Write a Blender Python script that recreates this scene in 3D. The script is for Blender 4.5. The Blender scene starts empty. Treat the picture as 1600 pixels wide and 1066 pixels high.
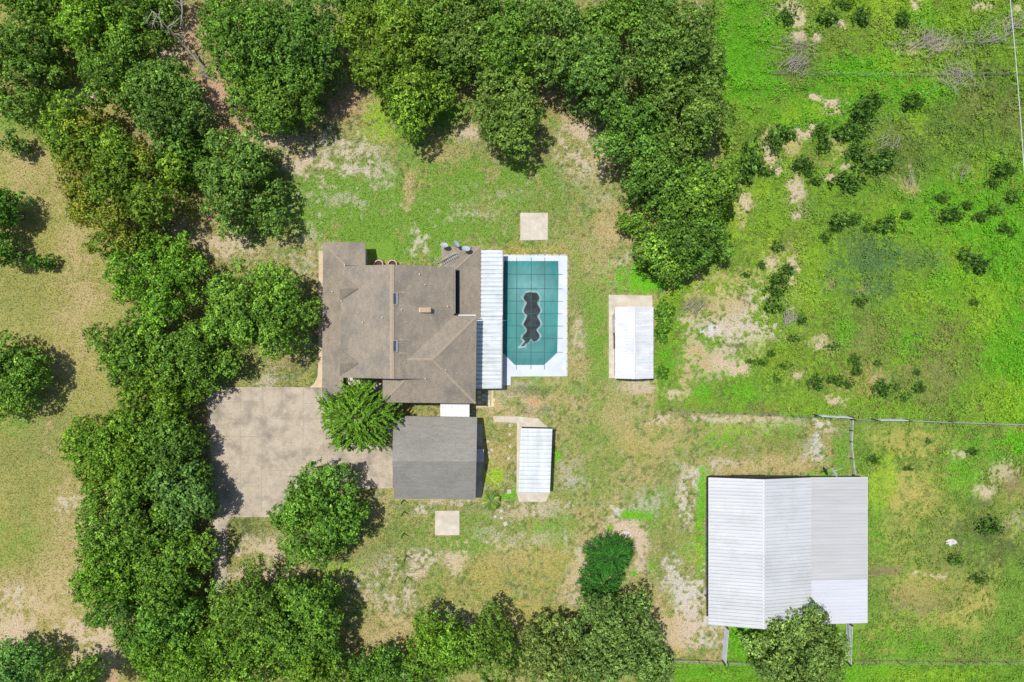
import bpy, bmesh, math, random
import numpy as np
from mathutils import Vector

# ------------------------------------------------------------------ camera, sky, sun, exposure
K = 0.075          # metres per photo pixel on the ground
H = 80.0           # camera height
sc = bpy.context.scene
cam_d = bpy.data.cameras.new('camera'); cam = bpy.data.objects.new('camera', cam_d)
sc.collection.objects.link(cam); sc.camera = cam
cam.location = (0, 0, H); cam.rotation_euler = (0, 0, 0)
cam_d.lens = 24.0; cam_d.sensor_width = 36.0; cam_d.clip_start = 1.0; cam_d.clip_end = 6000

SUN = Vector((-0.225, 0.15, 1.0)).normalized()
w = bpy.data.worlds.new('World'); sc.world = w; w.use_nodes = True
nt = w.node_tree; nt.nodes.clear()
sky = nt.nodes.new('ShaderNodeTexSky'); sky.sky_type = 'NISHITA'; sky.sun_disc = False
sky.sun_elevation = math.asin(SUN.z); sky.sun_rotation = math.atan2(SUN.x, SUN.y)
bgn = nt.nodes.new('ShaderNodeBackground'); bgn.inputs['Strength'].default_value = 0.105
wo = nt.nodes.new('ShaderNodeOutputWorld')
nt.links.new(sky.outputs[0], bgn.inputs[0]); nt.links.new(bgn.outputs[0], wo.inputs[0])
sl = bpy.data.lights.new('sun', 'SUN'); sl.energy = 3.7; sl.angle = math.radians(0.5); sl.color = (1.0, 0.955, 0.89)
so = bpy.data.objects.new('sun', sl); sc.collection.objects.link(so)
so.rotation_euler = SUN.to_track_quat('Z', 'Y').to_euler(); so.location = (0, 0, 60)
sc.view_settings.view_transform = 'Standard'; sc.view_settings.look = 'None'
sc.view_settings.exposure = 0.27; sc.view_settings.gamma = 1.0
sc.cycles.max_bounces = 6; sc.cycles.transparent_max_bounces = 8

# ------------------------------------------------------------------ helpers
rng = np.random.default_rng(7); random.seed(7)
COL = sc.collection

def P(px, py, h=0.0):
    """world point of a photo pixel for something standing at height h"""
    f = K * (1 - h / H)
    return Vector(((px - 800) * f, (533 - py) * f, h))

def G(px, py, h=0.0):
    """plan position: the pixel read at ground level, lifted to height h"""
    return Vector(((px - 800) * K, (533 - py) * K, h))

def tag(o, label=None, cat=None, group=None, kind=None):
    if label: o['label'] = label
    if cat: o['category'] = cat
    if group: o['group'] = group
    if kind: o['kind'] = kind
    return o

def empty(name, loc, label, cat, group=None, rz=0):
    o = bpy.data.objects.new(name, None); COL.objects.link(o)
    o.location = loc; o.rotation_euler = (0, 0, rz); o.empty_display_size = 0.5
    return tag(o, label, cat, group)

def link(name, me, mats, parent=None, loc=None):
    o = bpy.data.objects.new(name, me); COL.objects.link(o)
    for m in (mats if isinstance(mats, (list, tuple)) else [mats]): me.materials.append(m)
    if parent is not None:
        o.parent = parent
        # geometry is given in world coordinates: bring it into the parent's frame
        o.matrix_parent_inverse.identity()
        me.transform(parent.matrix_basis.inverted())
    elif loc is not None:
        from mathutils import Matrix
        me.transform(Matrix.Translation(-Vector(loc))); o.location = loc
    return o

class MB:
    def __init__(s): s.v = []; s.f = []; s.m = []
    def face(s, pts, m=0):
        n = len(s.v); s.v += [tuple(p) for p in pts]; s.f.append(list(range(n, n + len(pts)))); s.m.append(m); return s
    def box(s, x0, y0, z0, x1, y1, z1, m=0):
        n = len(s.v)
        s.v += [(x0,y0,z0),(x1,y0,z0),(x1,y1,z0),(x0,y1,z0),(x0,y0,z1),(x1,y0,z1),(x1,y1,z1),(x0,y1,z1)]
        for q in ((3,2,1,0),(4,5,6,7),(0,1,5,4),(1,2,6,5),(2,3,7,6),(3,0,4,7)): s.f.append([n+i for i in q]); s.m.append(m)
        return s
    def prism(s, pts, t, m=0):
        """polygon (world points, counter-clockwise from above) with thickness t downwards"""
        n = len(s.v); k = len(pts)
        s.v += [tuple(p) for p in pts] + [(p[0], p[1], p[2] - t) for p in pts]
        s.f.append([n+i for i in range(k)]); s.m.append(m)
        s.f.append([n+k+i for i in range(k)][::-1]); s.m.append(m)
        for i in range(k):
            j = (i+1) % k; s.f.append([n+j, n+i, n+k+i, n+k+j]); s.m.append(m)
        return s
    def tube(s, pts, rad, seg=6, m=0):
        n0 = len(s.v); pts = [Vector(p) for p in pts]
        if not isinstance(rad, (list, tuple)): rad = [rad] * len(pts)
        for i, p in enumerate(pts):
            d = (pts[min(i+1, len(pts)-1)] - pts[max(i-1, 0)]).normalized()
            a = d.cross(Vector((0,0,1)));
            if a.length < 0.05: a = d.cross(Vector((1,0,0)))
            a.normalize(); b = d.cross(a)
            for j in range(seg):
                t = 2*math.pi*j/seg; s.v.append(tuple(p + (a*math.cos(t) + b*math.sin(t))*rad[i]))
        for i in range(len(pts)-1):
            for j in range(seg):
                k = (j+1) % seg
                s.f.append([n0+i*seg+j, n0+i*seg+k, n0+(i+1)*seg+k, n0+(i+1)*seg+j]); s.m.append(m)
        s.f.append([n0+j for j in range(seg)][::-1]); s.m.append(m)
        s.f.append([n0+(len(pts)-1)*seg+j for j in range(seg)]); s.m.append(m)
        return s
    def lathe(s, c, prof, seg=20, m=0):
        n0 = len(s.v); c = Vector(c)
        for r, z in prof:
            for j in range(seg):
                t = 2*math.pi*j/seg; s.v.append((c.x+r*math.cos(t), c.y+r*math.sin(t), c.z+z))
        for i in range(len(prof)-1):
            for j in range(seg):
                k = (j+1) % seg
                s.f.append([n0+i*seg+j, n0+i*seg+k, n0+(i+1)*seg+k, n0+(i+1)*seg+j]); s.m.append(m)
        return s
    def mesh(s, name, fix=True):
        me = bpy.data.meshes.new(name); me.from_pydata(s.v, [], s.f)
        me.polygons.foreach_set('material_index', s.m)
        if fix:
            bm = bmesh.new(); bm.from_mesh(me); bmesh.ops.recalc_face_normals(bm, faces=bm.faces); bm.to_mesh(me); bm.free()
        me.update(); return me
    def build(s, name, mats, parent=None, loc=None, fix=True):
        return link(name, s.mesh(name, fix), mats, parent, loc)

def np_mesh(name, verts, quads, cols=None, smooth=False):
    me = bpy.data.meshes.new(name)
    nv, nf = len(verts), len(quads)
    k = quads.shape[1]
    me.vertices.add(nv); me.vertices.foreach_set('co', verts.astype(np.float32).ravel())
    me.loops.add(nf*k); me.loops.foreach_set('vertex_index', quads.astype(np.int32).ravel())
    me.polygons.add(nf); me.polygons.foreach_set('loop_start', np.arange(0, nf*k, k, dtype=np.int32))
    me.polygons.foreach_set('loop_total', np.full(nf, k, dtype=np.int32))
    if smooth: me.polygons.foreach_set('use_smooth', np.ones(nf, dtype=bool))
    me.update(calc_edges=True)
    if cols is not None:
        a = me.attributes.new('Col', 'FLOAT_COLOR', 'POINT')
        c = np.ones((nv, 4), np.float32); c[:, :3] = cols; a.data.foreach_set('color', c.ravel())
    return me

# value noise in numpy (world metres)
_T = np.random.default_rng(3).random((256, 256))
def vn(x, y, s=1.0, o=0):
    x = x/s + o*17.3 + 1000; y = y/s + o*31.7 + 1000
    i = np.floor(x).astype(int); j = np.floor(y).astype(int); fx = x-i; fy = y-j
    fx = fx*fx*(3-2*fx); fy = fy*fy*(3-2*fy)
    a = _T[i & 255, j & 255]; b = _T[(i+1) & 255, j & 255]; c = _T[i & 255, (j+1) & 255]; d = _T[(i+1) & 255, (j+1) & 255]
    return a*(1-fx)*(1-fy) + b*fx*(1-fy) + c*(1-fx)*fy + d*fx*fy
def fbm(x, y, s, o=0, n=4):
    t = 0; a = 1; tot = 0
    for k in range(n):
        t = t + a*vn(x, y, s, o+k); tot += a; a *= 0.55; s /= 2.03
    return t/tot
def sst(a, b, x):
    t = np.clip((x-a)/(b-a), 0, 1); return t*t*(3-2*t)

# ------------------------------------------------------------------ materials
def newmat(name):
    m = bpy.data.materials.new(name); m.use_nodes = True
    n = m.node_tree; b = n.nodes['Principled BSDF']; return m, n, b
def nd(n, t, **kw):
    x = n.nodes.new(t)
    for k, v in kw.items(): setattr(x, k, v)
    return x
def noise_mat(name, c1, c2, scale=1.0, rough=0.8, detail=6, c3=None, s3=0.2, bump=0.0, stretch=None, spec=0.3, metal=0.0, fine=0.0, lo=.35, hi=.65):
    """two tones mixed by noise, a third by a larger noise, all in world metres"""
    m, n, b = newmat(name)
    geo = nd(n, 'ShaderNodeNewGeometry'); src = geo.outputs['Position']
    if stretch:
        mp = nd(n, 'ShaderNodeMapping'); mp.inputs['Scale'].default_value = stretch; n.links.new(src, mp.inputs[0]); s2 = mp.outputs[0]
    else: s2 = src
    no = nd(n, 'ShaderNodeTexNoise'); no.inputs['Scale'].default_value = scale; no.inputs['Detail'].default_value = detail; no.inputs['Roughness'].default_value = .6
    n.links.new(s2, no.inputs['Vector'])
    mr = nd(n, 'ShaderNodeMapRange'); mr.inputs[1].default_value = lo; mr.inputs[2].default_value = hi; n.links.new(no.outputs[0], mr.inputs[0])
    mx = nd(n, 'ShaderNodeMix', data_type='RGBA'); mx.inputs[6].default_value = (*c1, 1); mx.inputs[7].default_value = (*c2, 1)
    n.links.new(mr.outputs[0], mx.inputs[0]); out = mx.outputs[2]
    if c3:
        n3 = nd(n, 'ShaderNodeTexNoise'); n3.inputs['Scale'].default_value = s3; n3.inputs['Detail'].default_value = 9; n3.inputs['Roughness'].default_value = .66; n.links.new(src, n3.inputs['Vector'])
        m3 = nd(n, 'ShaderNodeMapRange'); m3.inputs[1].default_value = .48; m3.inputs[2].default_value = .74; n.links.new(n3.outputs[0], m3.inputs[0])
        x3 = nd(n, 'ShaderNodeMix', data_type='RGBA'); x3.inputs[7].default_value = (*c3, 1)
        n.links.new(m3.outputs[0], x3.inputs[0]); n.links.new(out, x3.inputs[6]); out = x3.outputs[2]
    if fine:
        nf = nd(n, 'ShaderNodeTexNoise'); nf.inputs['Scale'].default_value = 9; nf.inputs['Detail'].default_value = 3; n.links.new(src, nf.inputs['Vector'])
        mf = nd(n, 'ShaderNodeMapRange'); mf.inputs[1].default_value = .3; mf.inputs[2].default_value = .7; mf.inputs[3].default_value = 1-fine; mf.inputs[4].default_value = 1+fine
        n.links.new(nf.outputs[0], mf.inputs[0])
        vm = nd(n, 'ShaderNodeVectorMath', operation='SCALE'); n.links.new(out, vm.inputs[0]); n.links.new(mf.outputs[0], vm.inputs[3]); out = vm.outputs[0]
    n.links.new(out, b.inputs['Base Color']); b.inputs['Roughness'].default_value = rough
    b.inputs['Specular IOR Level'].default_value = spec; b.inputs['Metallic'].default_value = metal
    if bump:
        bp = nd(n, 'ShaderNodeBump'); bp.inputs['Strength'].default_value = bump; bp.inputs['Distance'].default_value = .05
        n.links.new(no.outputs[0], bp.inputs['Height']); n.links.new(bp.outputs[0], b.inputs['Normal'])
    return m

def leaf_material(name, trans=0.15, rough=0.55, spec=0.16):
    m, n, b = newmat(name)
    at = nd(n, 'ShaderNodeAttribute', attribute_name='Col')
    n.links.new(at.outputs['Color'], b.inputs['Base Color']); b.inputs['Roughness'].default_value = rough; b.inputs['Specular IOR Level'].default_value = spec
    tr = nd(n, 'ShaderNodeBsdfTranslucent')
    hs = nd(n, 'ShaderNodeHueSaturation'); hs.inputs['Hue'].default_value = .485; hs.inputs['Saturation'].default_value = 1.15; hs.inputs['Value'].default_value = 1.3
    n.links.new(at.outputs['Color'], hs.inputs['Color']); n.links.new(hs.outputs[0], tr.inputs[0])
    ms = nd(n, 'ShaderNodeMixShader'); ms.inputs[0].default_value = trans
    out = n.nodes['Material Output']
    n.links.new(b.outputs[0], ms.inputs[1]); n.links.new(tr.outputs[0], ms.inputs[2]); n.links.new(ms.outputs[0], out.inputs[0])
    return m

M = {}
M['shingle'] = noise_mat('brown_shingle', (.225,.188,.138), (.285,.238,.175), 2.2, .52, c3=(.15,.135,.11), s3=.30, bump=.5, stretch=(1,.45,1), fine=.22, spec=.55)
M['shingle2'] = noise_mat('grey_shingle', (.215,.205,.175), (.265,.252,.215), 3.0, .52, c3=(.19,.178,.155), s3=.3, bump=.5, stretch=(.35,1,1), fine=.2, spec=.55)
M['cap'] = noise_mat('ridge_cap_shingle', (.30,.245,.18), (.355,.29,.21), 4, .9, fine=.15)
M['stucco'] = noise_mat('cream_stucco', (.56,.50,.40), (.62,.56,.46), 2, .85, bump=.2)
M['brickdark'] = noise_mat('brown_board_wall', (.06,.055,.045), (.10,.09,.075), 1.5, .85, stretch=(4,4,.5))
M['white'] = noise_mat('white_paint', (.56,.56,.56), (.64,.64,.63), 2, .5)
M['whitemetal'] = noise_mat('white_ribbed_metal', (.50,.54,.55), (.62,.65,.65), .6, .42, c3=(.44,.47,.46), s3=.5, stretch=(3,.25,1), spec=.4)
M['patio'] = noise_mat('patio_metal_panels', (.47,.52,.54), (.60,.64,.65), .8, .42, c3=(.42,.43,.40), s3=.7, stretch=(.3,3,1))
M['barnroof'] = noise_mat('galvanised_barn_roof', (.46,.475,.485), (.52,.535,.54), .5, .5, c3=(.40,.41,.41), s3=.22, stretch=(.3,3,1), spec=.4)
M['barnroof2'] = noise_mat('weathered_lean_to_roof', (.40,.405,.40), (.455,.46,.455), .5, .55, stretch=(.3,3,1), spec=.4)
M['barnroof3'] = noise_mat('newer_lean_to_roof', (.50,.51,.555), (.54,.555,.59), .5, .5, stretch=(.3,3,1), spec=.4)
M['shedroof'] = noise_mat('chalky_white_shed_roof', (.54,.55,.565), (.66,.665,.67), 1.2, .6, c3=(.45,.47,.49), s3=.6, stretch=(.4,2.5,1))
M['glass'] = noise_mat('dark_window_glass', (.03,.045,.06), (.05,.07,.09), 1, .12, spec=.6)
M['skyglass'] = noise_mat('skylight_glass', (.045,.055,.07), (.07,.08,.10), 3, .3, spec=.5)
M['concrete'] = noise_mat('driveway_concrete', (.365,.31,.235), (.45,.385,.295), .8, .9, c3=(.17,.15,.125), s3=.5, fine=.11, spec=.2)
M['concrete2'] = noise_mat('pale_pad_concrete', (.47,.42,.33), (.57,.52,.43), 1.3, .9, c3=(.40,.34,.26), s3=.6, fine=.06, spec=.2)
M['walk'] = noise_mat('tan_walk_concrete', (.50,.39,.25), (.57,.46,.32), 1.3, .9, fine=.08)
M['joint'] = noise_mat('dark_joint', (.22,.185,.14), (.36,.30,.235), 2, .95)
M['deck'] = noise_mat('pool_deck_paint', (.47,.51,.555), (.545,.585,.62), .8, .6, fine=.04)
M['seam'] = noise_mat('cover_strap', (.015,.10,.10), (.03,.15,.15), 3, .8)
M['steel'] = noise_mat('grey_steel', (.30,.31,.32), (.4,.41,.42), 4, .5, metal=.4)
M['gate'] = noise_mat('galvanised_gate', (.48,.50,.54), (.58,.6,.64), 4, .45, metal=.3)
M['post'] = noise_mat('dark_wood_post', (.06,.05,.04), (.13,.11,.09), 6, .9)
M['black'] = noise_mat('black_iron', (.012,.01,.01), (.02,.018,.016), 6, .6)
M['bark'] = noise_mat('grey_brown_bark', (.12,.095,.075), (.22,.19,.16), 5, .95, bump=.6)
M['deadwood'] = noise_mat('dead_grey_wood', (.27,.24,.20), (.42,.38,.32), 5, .95)
M['dish'] = noise_mat('pale_dish_paint', (.38,.42,.44), (.46,.50,.52), 3, .5)
M['terracotta'] = noise_mat('pinkish_terracotta', (.46,.31,.24), (.58,.42,.34), 4, .9)
M['soil'] = noise_mat('dark_soil', (.05,.03,.02), (.09,.055,.04), 6, .95)
M['stone'] = noise_mat('pale_paver', (.42,.39,.32), (.54,.50,.41), 2, .9, fine=.1)
M['stoney'] = noise_mat('yellow_paver', (.58,.49,.27), (.66,.57,.36), 2, .9, fine=.1)
M['rock'] = noise_mat('white_limestone', (.40,.38,.36), (.60,.58,.57), 3, .9, bump=.5)
M['orange'] = noise_mat('faded_orange_plastic', (.50,.16,.09), (.58,.22,.13), 5, .6)
M['cable'] = noise_mat('pale_cable_jacket', (.50,.53,.52), (.6,.62,.6), 3, .5)
M['copper'] = noise_mat('tan_chimney_cap', (.34,.23,.14), (.42,.29,.18), 5, .6)
M['yellowhose'] = noise_mat('yellow_hose_rubber', (.55,.52,.16), (.62,.6,.25), 5, .6)
M['leaf'] = leaf_material('tree_leaf')
M['field'] = leaf_material('field_leaf', .22, .6, .2)
M['frond'] = leaf_material('palm_frond', .15, .45, .4)

# ground: colour attribute with fine grain on top
def ground_material():
    m, n, b = newmat('lawn_sand_and_field')
    at = nd(n, 'ShaderNodeAttribute', attribute_name='Col'); geo = nd(n, 'ShaderNodeNewGeometry')
    n1 = nd(n, 'ShaderNodeTexNoise'); n1.inputs['Scale'].default_value = 6.5; n1.inputs['Detail'].default_value = 3; n1.inputs['Roughness'].default_value = .7
    n.links.new(geo.outputs['Position'], n1.inputs['Vector'])
    mr = nd(n, 'ShaderNodeMapRange'); mr.inputs[1].default_value = .3; mr.inputs[2].default_value = .7; mr.inputs[3].default_value = .56; mr.inputs[4].default_value = 1.42
    n.links.new(n1.outputs[0], mr.inputs[0])
    vm = nd(n, 'ShaderNodeVectorMath', operation='SCALE'); n.links.new(at.outputs['Color'], vm.inputs[0]); n.links.new(mr.outputs[0], vm.inputs[3])
    n.links.new(vm.outputs[0], b.inputs['Base Color']); b.inputs['Roughness'].default_value = .95; b.inputs['Specular IOR Level'].default_value = .1
    bp = nd(n, 'ShaderNodeBump'); bp.inputs['Strength'].default_value = .5; bp.inputs['Distance'].default_value = .08
    n.links.new(n1.outputs[0], bp.inputs['Height']); n.links.new(bp.outputs[0], b.inputs['Normal'])
    return m
M['ground'] = ground_material()

# ------------------------------------------------------------------ ground colours (what grows or lies where)
# channels: colour of the patch; blobs: px, py, rx, ry, channel, amount
CH = {
 'green': (.145,.265,.036), 'dark': (.080,.115,.034), 'sand': (.45,.39,.30), 'pale': (.48,.44,.385), 'red': (.40,.265,.17),
 'tan': (.39,.31,.15), 'dry': (.275,.272,.085), 'lush': (.125,.36,.016), 'yel': (.26,.41,.028), 'blue': (.105,.205,.060),
 'straw': (.42,.36,.25), 'olive': (.185,.215,.060), 'pink': (.47,.37,.265), 'brown': (.20,.15,.09), 'gold': (.36,.31,.09)}
BL = [
 (560,320,130,70,'green',.9),(680,345,110,55,'green',.9),(800,300,70,60,'green',.8),(600,375,110,26,'green',.95),(880,350,50,60,'green',.5),(640,820,50,50,'green',.5),(740,850,70,30,'green',.5),(940,700,60,90,'green',.45),(930,480,30,110,'green',.6),(850,830,60,30,'green',.4),(1120,690,50,20,'green',.6),(1030,800,40,50,'green',.6),
 # left meadow
 (60,700,70,120,'olive',.5),(40,480,60,60,'olive',.35),(110,640,50,60,'olive',.3),(60,950,90,70,'tan',.75),(70,260,60,60,'tan',.45),(120,500,50,120,'tan',.45),
 (110,860,50,120,'tan',.6),(20,980,40,40,'pink',.45),(130,160,25,18,'pink',.8),(30,190,40,25,'green',.6),(120,400,30,80,'tan',.4),(110,790,20,14,'sand',.45),(28,935,14,12,'sand',.5),
 (20,845,60,40,'green',.35),(15,660,30,20,'green',.35),(150,1020,40,40,'pink',.7),(170,1050,20,30,'red',.7),(130,990,60,20,'pink',.35),
 # under the trees of the north
 (340,150,45,45,'red',1),(300,60,40,40,'red',.8),(370,200,50,22,'red',.8),(430,215,60,18,'pink',.8),(260,100,30,25,'pink',.7),
 (360,375,60,30,'pink',.75),(345,330,25,40,'red',.8),(440,360,30,30,'tan',.6),(470,380,40,20,'tan',.5),
 (730,125,22,28,'red',.9),(735,205,25,16,'pink',.8),(700,170,30,20,'green',.9),(865,150,18,25,'red',.9),(905,200,50,30,'pink',.8),(860,190,18,20,'green',.6),
 (600,210,40,20,'yel',.55),(590,180,30,20,'yel',.6),(540,160,30,30,'red',.8),(890,165,30,25,'red',.7),(940,260,40,40,'tan',.7),
 # back yard
 (520,290,120,60,'green',.75),(640,320,100,60,'green',.7),(560,360,140,30,'green',.75),(700,270,120,40,'green',.55),(800,270,70,40,'green',.65),(760,350,60,30,'green',.6),
 (620,390,50,20,'green',.95),(590,385,30,15,'green',.8),(680,385,50,14,'green',.6),(500,240,80,22,'sand',.55),(560,230,60,18,'sand',.5),(470,255,50,25,'pink',.6),(560,262,70,12,'sand',.5),
 (640,240,30,40,'green',.6),(590,280,25,18,'sand',.3),(530,310,60,16,'sand',.32),(640,290,12,30,'tan',.8),(655,380,14,18,'sand',.7),(690,240,40,14,'tan',.5),(750,330,60,18,'sand',.35),
 (800,300,50,12,'sand',.25),(890,240,40,25,'sand',.55),(910,270,45,30,'sand',.6),(940,310,45,25,'sand',.4),(860,330,60,60,'olive',.4),(920,400,60,60,'tan',.5),(960,350,30,40,'tan',.7),
 (975,410,20,16,'sand',.65),(965,440,14,14,'sand',.4),(1000,435,45,22,'lush',.9),(1040,440,30,18,'lush',.8),(900,300,60,30,'green',.2),(850,270,30,20,'green',.5),
 (520,385,20,8,'sand',.7),(470,400,30,40,'sand',.45),(455,570,40,30,'dark',.5),(420,590,30,18,'sand',.55),(480,540,16,40,'sand',.3),(440,550,30,30,'tan',.6),
 # round the pool
 (830,390,60,8,'gold',.8),(905,430,16,60,'green',.4),(905,520,10,40,'pink',.55),(905,470,14,20,'olive',.4),(930,520,16,80,'green',.45),(900,580,40,20,'tan',.5),
 (880,610,60,14,'green',.35),(940,585,20,30,'green',.4),(985,605,40,12,'pink',.75),(1000,600,20,8,'sand',.5),(800,610,50,18,'sand',.3),(830,590,40,10,'green',.4),
 (785,600,16,8,'sand',.6),(830,640,40,6,'dark',.45),(800,630,60,22,'pink',.4),(780,640,40,14,'tan',.6),(870,625,60,10,'tan',.5),(840,612,40,8,'dark',.3),
 (775,700,40,40,'gold',.35),(780,720,25,40,'tan',.35),(780,680,20,14,'olive',.5),(800,772,22,12,'lush',.95),(775,745,16,14,'yel',.8),(872,715,6,10,'lush',.9),
 (885,740,18,20,'sand',.5),(900,755,16,10,'pale',.45),(900,720,20,20,'sand',.35),(895,790,20,8,'pale',.45),(950,700,60,80,'olive',.3),(950,640,50,40,'tan',.4),(1000,700,60,30,'gold',.3),
 (1040,690,60,25,'tan',.4),(960,600,20,20,'green',.3),(930,640,14,80,'green',.4),
 # middle meadow to the barn
 (1060,660,30,12,'tan',.6),(1120,655,80,7,'sand',.45),(1180,652,90,6,'pink',.4),(1230,662,60,10,'sand',.35),(1120,690,40,15,'lush',.45),(1150,705,40,12,'olive',.5),(1180,670,60,12,'yel',.35),
 (1130,725,55,12,'pale',.45),(1100,735,30,12,'sand',.5),(1150,735,60,8,'tan',.6),(1200,720,70,12,'tan',.6),(1270,690,16,40,'pale',.75),(1285,665,14,12,'pale',.9),(1250,730,60,8,'tan',.7),(1220,690,50,15,'olive',.4),
 (1300,675,14,14,'pink',.7),(1230,675,40,12,'green',.35),(1315,710,16,45,'green',.95),(1290,745,30,12,'lush',.7),(1310,690,12,20,'green',.8),
 (1065,780,10,50,'pale',.7),(1085,760,10,40,'pale',.6),(1078,810,10,20,'pale',.75),(1095,780,8,60,'lush',.8),(1095,880,8,60,'lush',.5),(1070,860,22,20,'lush',.5),(1085,870,16,20,'yel',.4),
 (1030,740,30,20,'olive',.4),(1010,790,40,25,'pale',.35),(960,800,14,12,'pale',.7),(970,830,40,20,'pink',.95),(1000,850,20,25,'pink',.8),(1000,880,16,30,'pink',.7),(985,805,16,8,'lush',.9),(1012,808,12,10,'lush',.8),(951,826,6,8,'lush',.9),
 (1022,880,8,18,'lush',.7),(990,895,6,6,'lush',.9),(1015,885,8,10,'lush',.6),(1040,870,30,60,'olive',.6),(1060,920,40,40,'pale',.6),(1090,950,40,45,'pale',.75),(1070,980,40,20,'pink',.6),(1100,1000,30,16,'pale',.55),
 (1060,1005,30,14,'pink',.7),(1110,965,12,20,'pale',.6),(1020,960,30,40,'tan',.6),(1040,935,14,8,'green',.4),(1050,1015,60,8,'gold',.5),(900,900,20,40,'pink',.6),(890,930,20,20,'sand',.4),(930,850,30,20,'tan',.6),
 # south lawn
 (640,820,60,50,'olive',.45),(740,820,60,50,'olive',.5),(720,850,60,18,'green',.45),(655,800,16,14,'sand',.8),(650,780,40,10,'tan',.7),(715,880,16,24,'sand',.85),(700,875,40,16,'pink',.4),(660,870,30,14,'sand',.6),
 (640,885,35,20,'sand',.5),(600,880,40,22,'sand',.35),(560,905,40,20,'sand',.4),(590,930,40,18,'sand',.25),(630,930,20,18,'sand',.55),(620,950,25,20,'sand',.35),(655,895,16,10,'pink',.6),(560,870,40,20,'olive',.4),
 (690,890,14,16,'green',.4),(670,915,14,10,'green',.35),(800,870,60,20,'tan',.5),(850,880,60,40,'gold',.55),(760,900,60,40,'gold',.35),(820,960,80,20,'gold',.6),(700,970,60,16,'pink',.5),(760,830,30,10,'sand',.3),
 (800,800,60,12,'pink',.4),(850,800,40,14,'sand',.35),(830,840,60,14,'sand',.3),(880,830,30,30,'green',.3),(620,1000,30,30,'tan',.7),(640,1010,20,14,'gold',.6),(840,820,14,8,'lush',.4),(910,860,20,20,'sand',.4),(700,785,50,6,'sand',.5),
 (600,790,30,25,'tan',.3),(600,835,40,25,'olive',.5),(560,985,40,30,'tan',.5),(690,830,60,8,'green',.4),(725,810,60,8,'green',.4),(770,785,60,6,'pink',.5),
 # west of the house drive
 (385,825,26,18,'dark',.7),(375,860,14,18,'sand',.6),(400,850,20,20,'pink',.5),(390,885,22,22,'red',.75),(410,870,14,14,'lush',.5),(430,865,28,14,'pink',.8),(470,880,30,14,'tan',.7),(500,885,30,12,'olive',.4),(440,900,60,20,'pink',.6),(330,650,8,60,'red',1),
 (530,890,30,14,'yel',.35),(330,900,12,60,'brown',.8),(372,890,6,40,'sand',.4),
]
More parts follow.
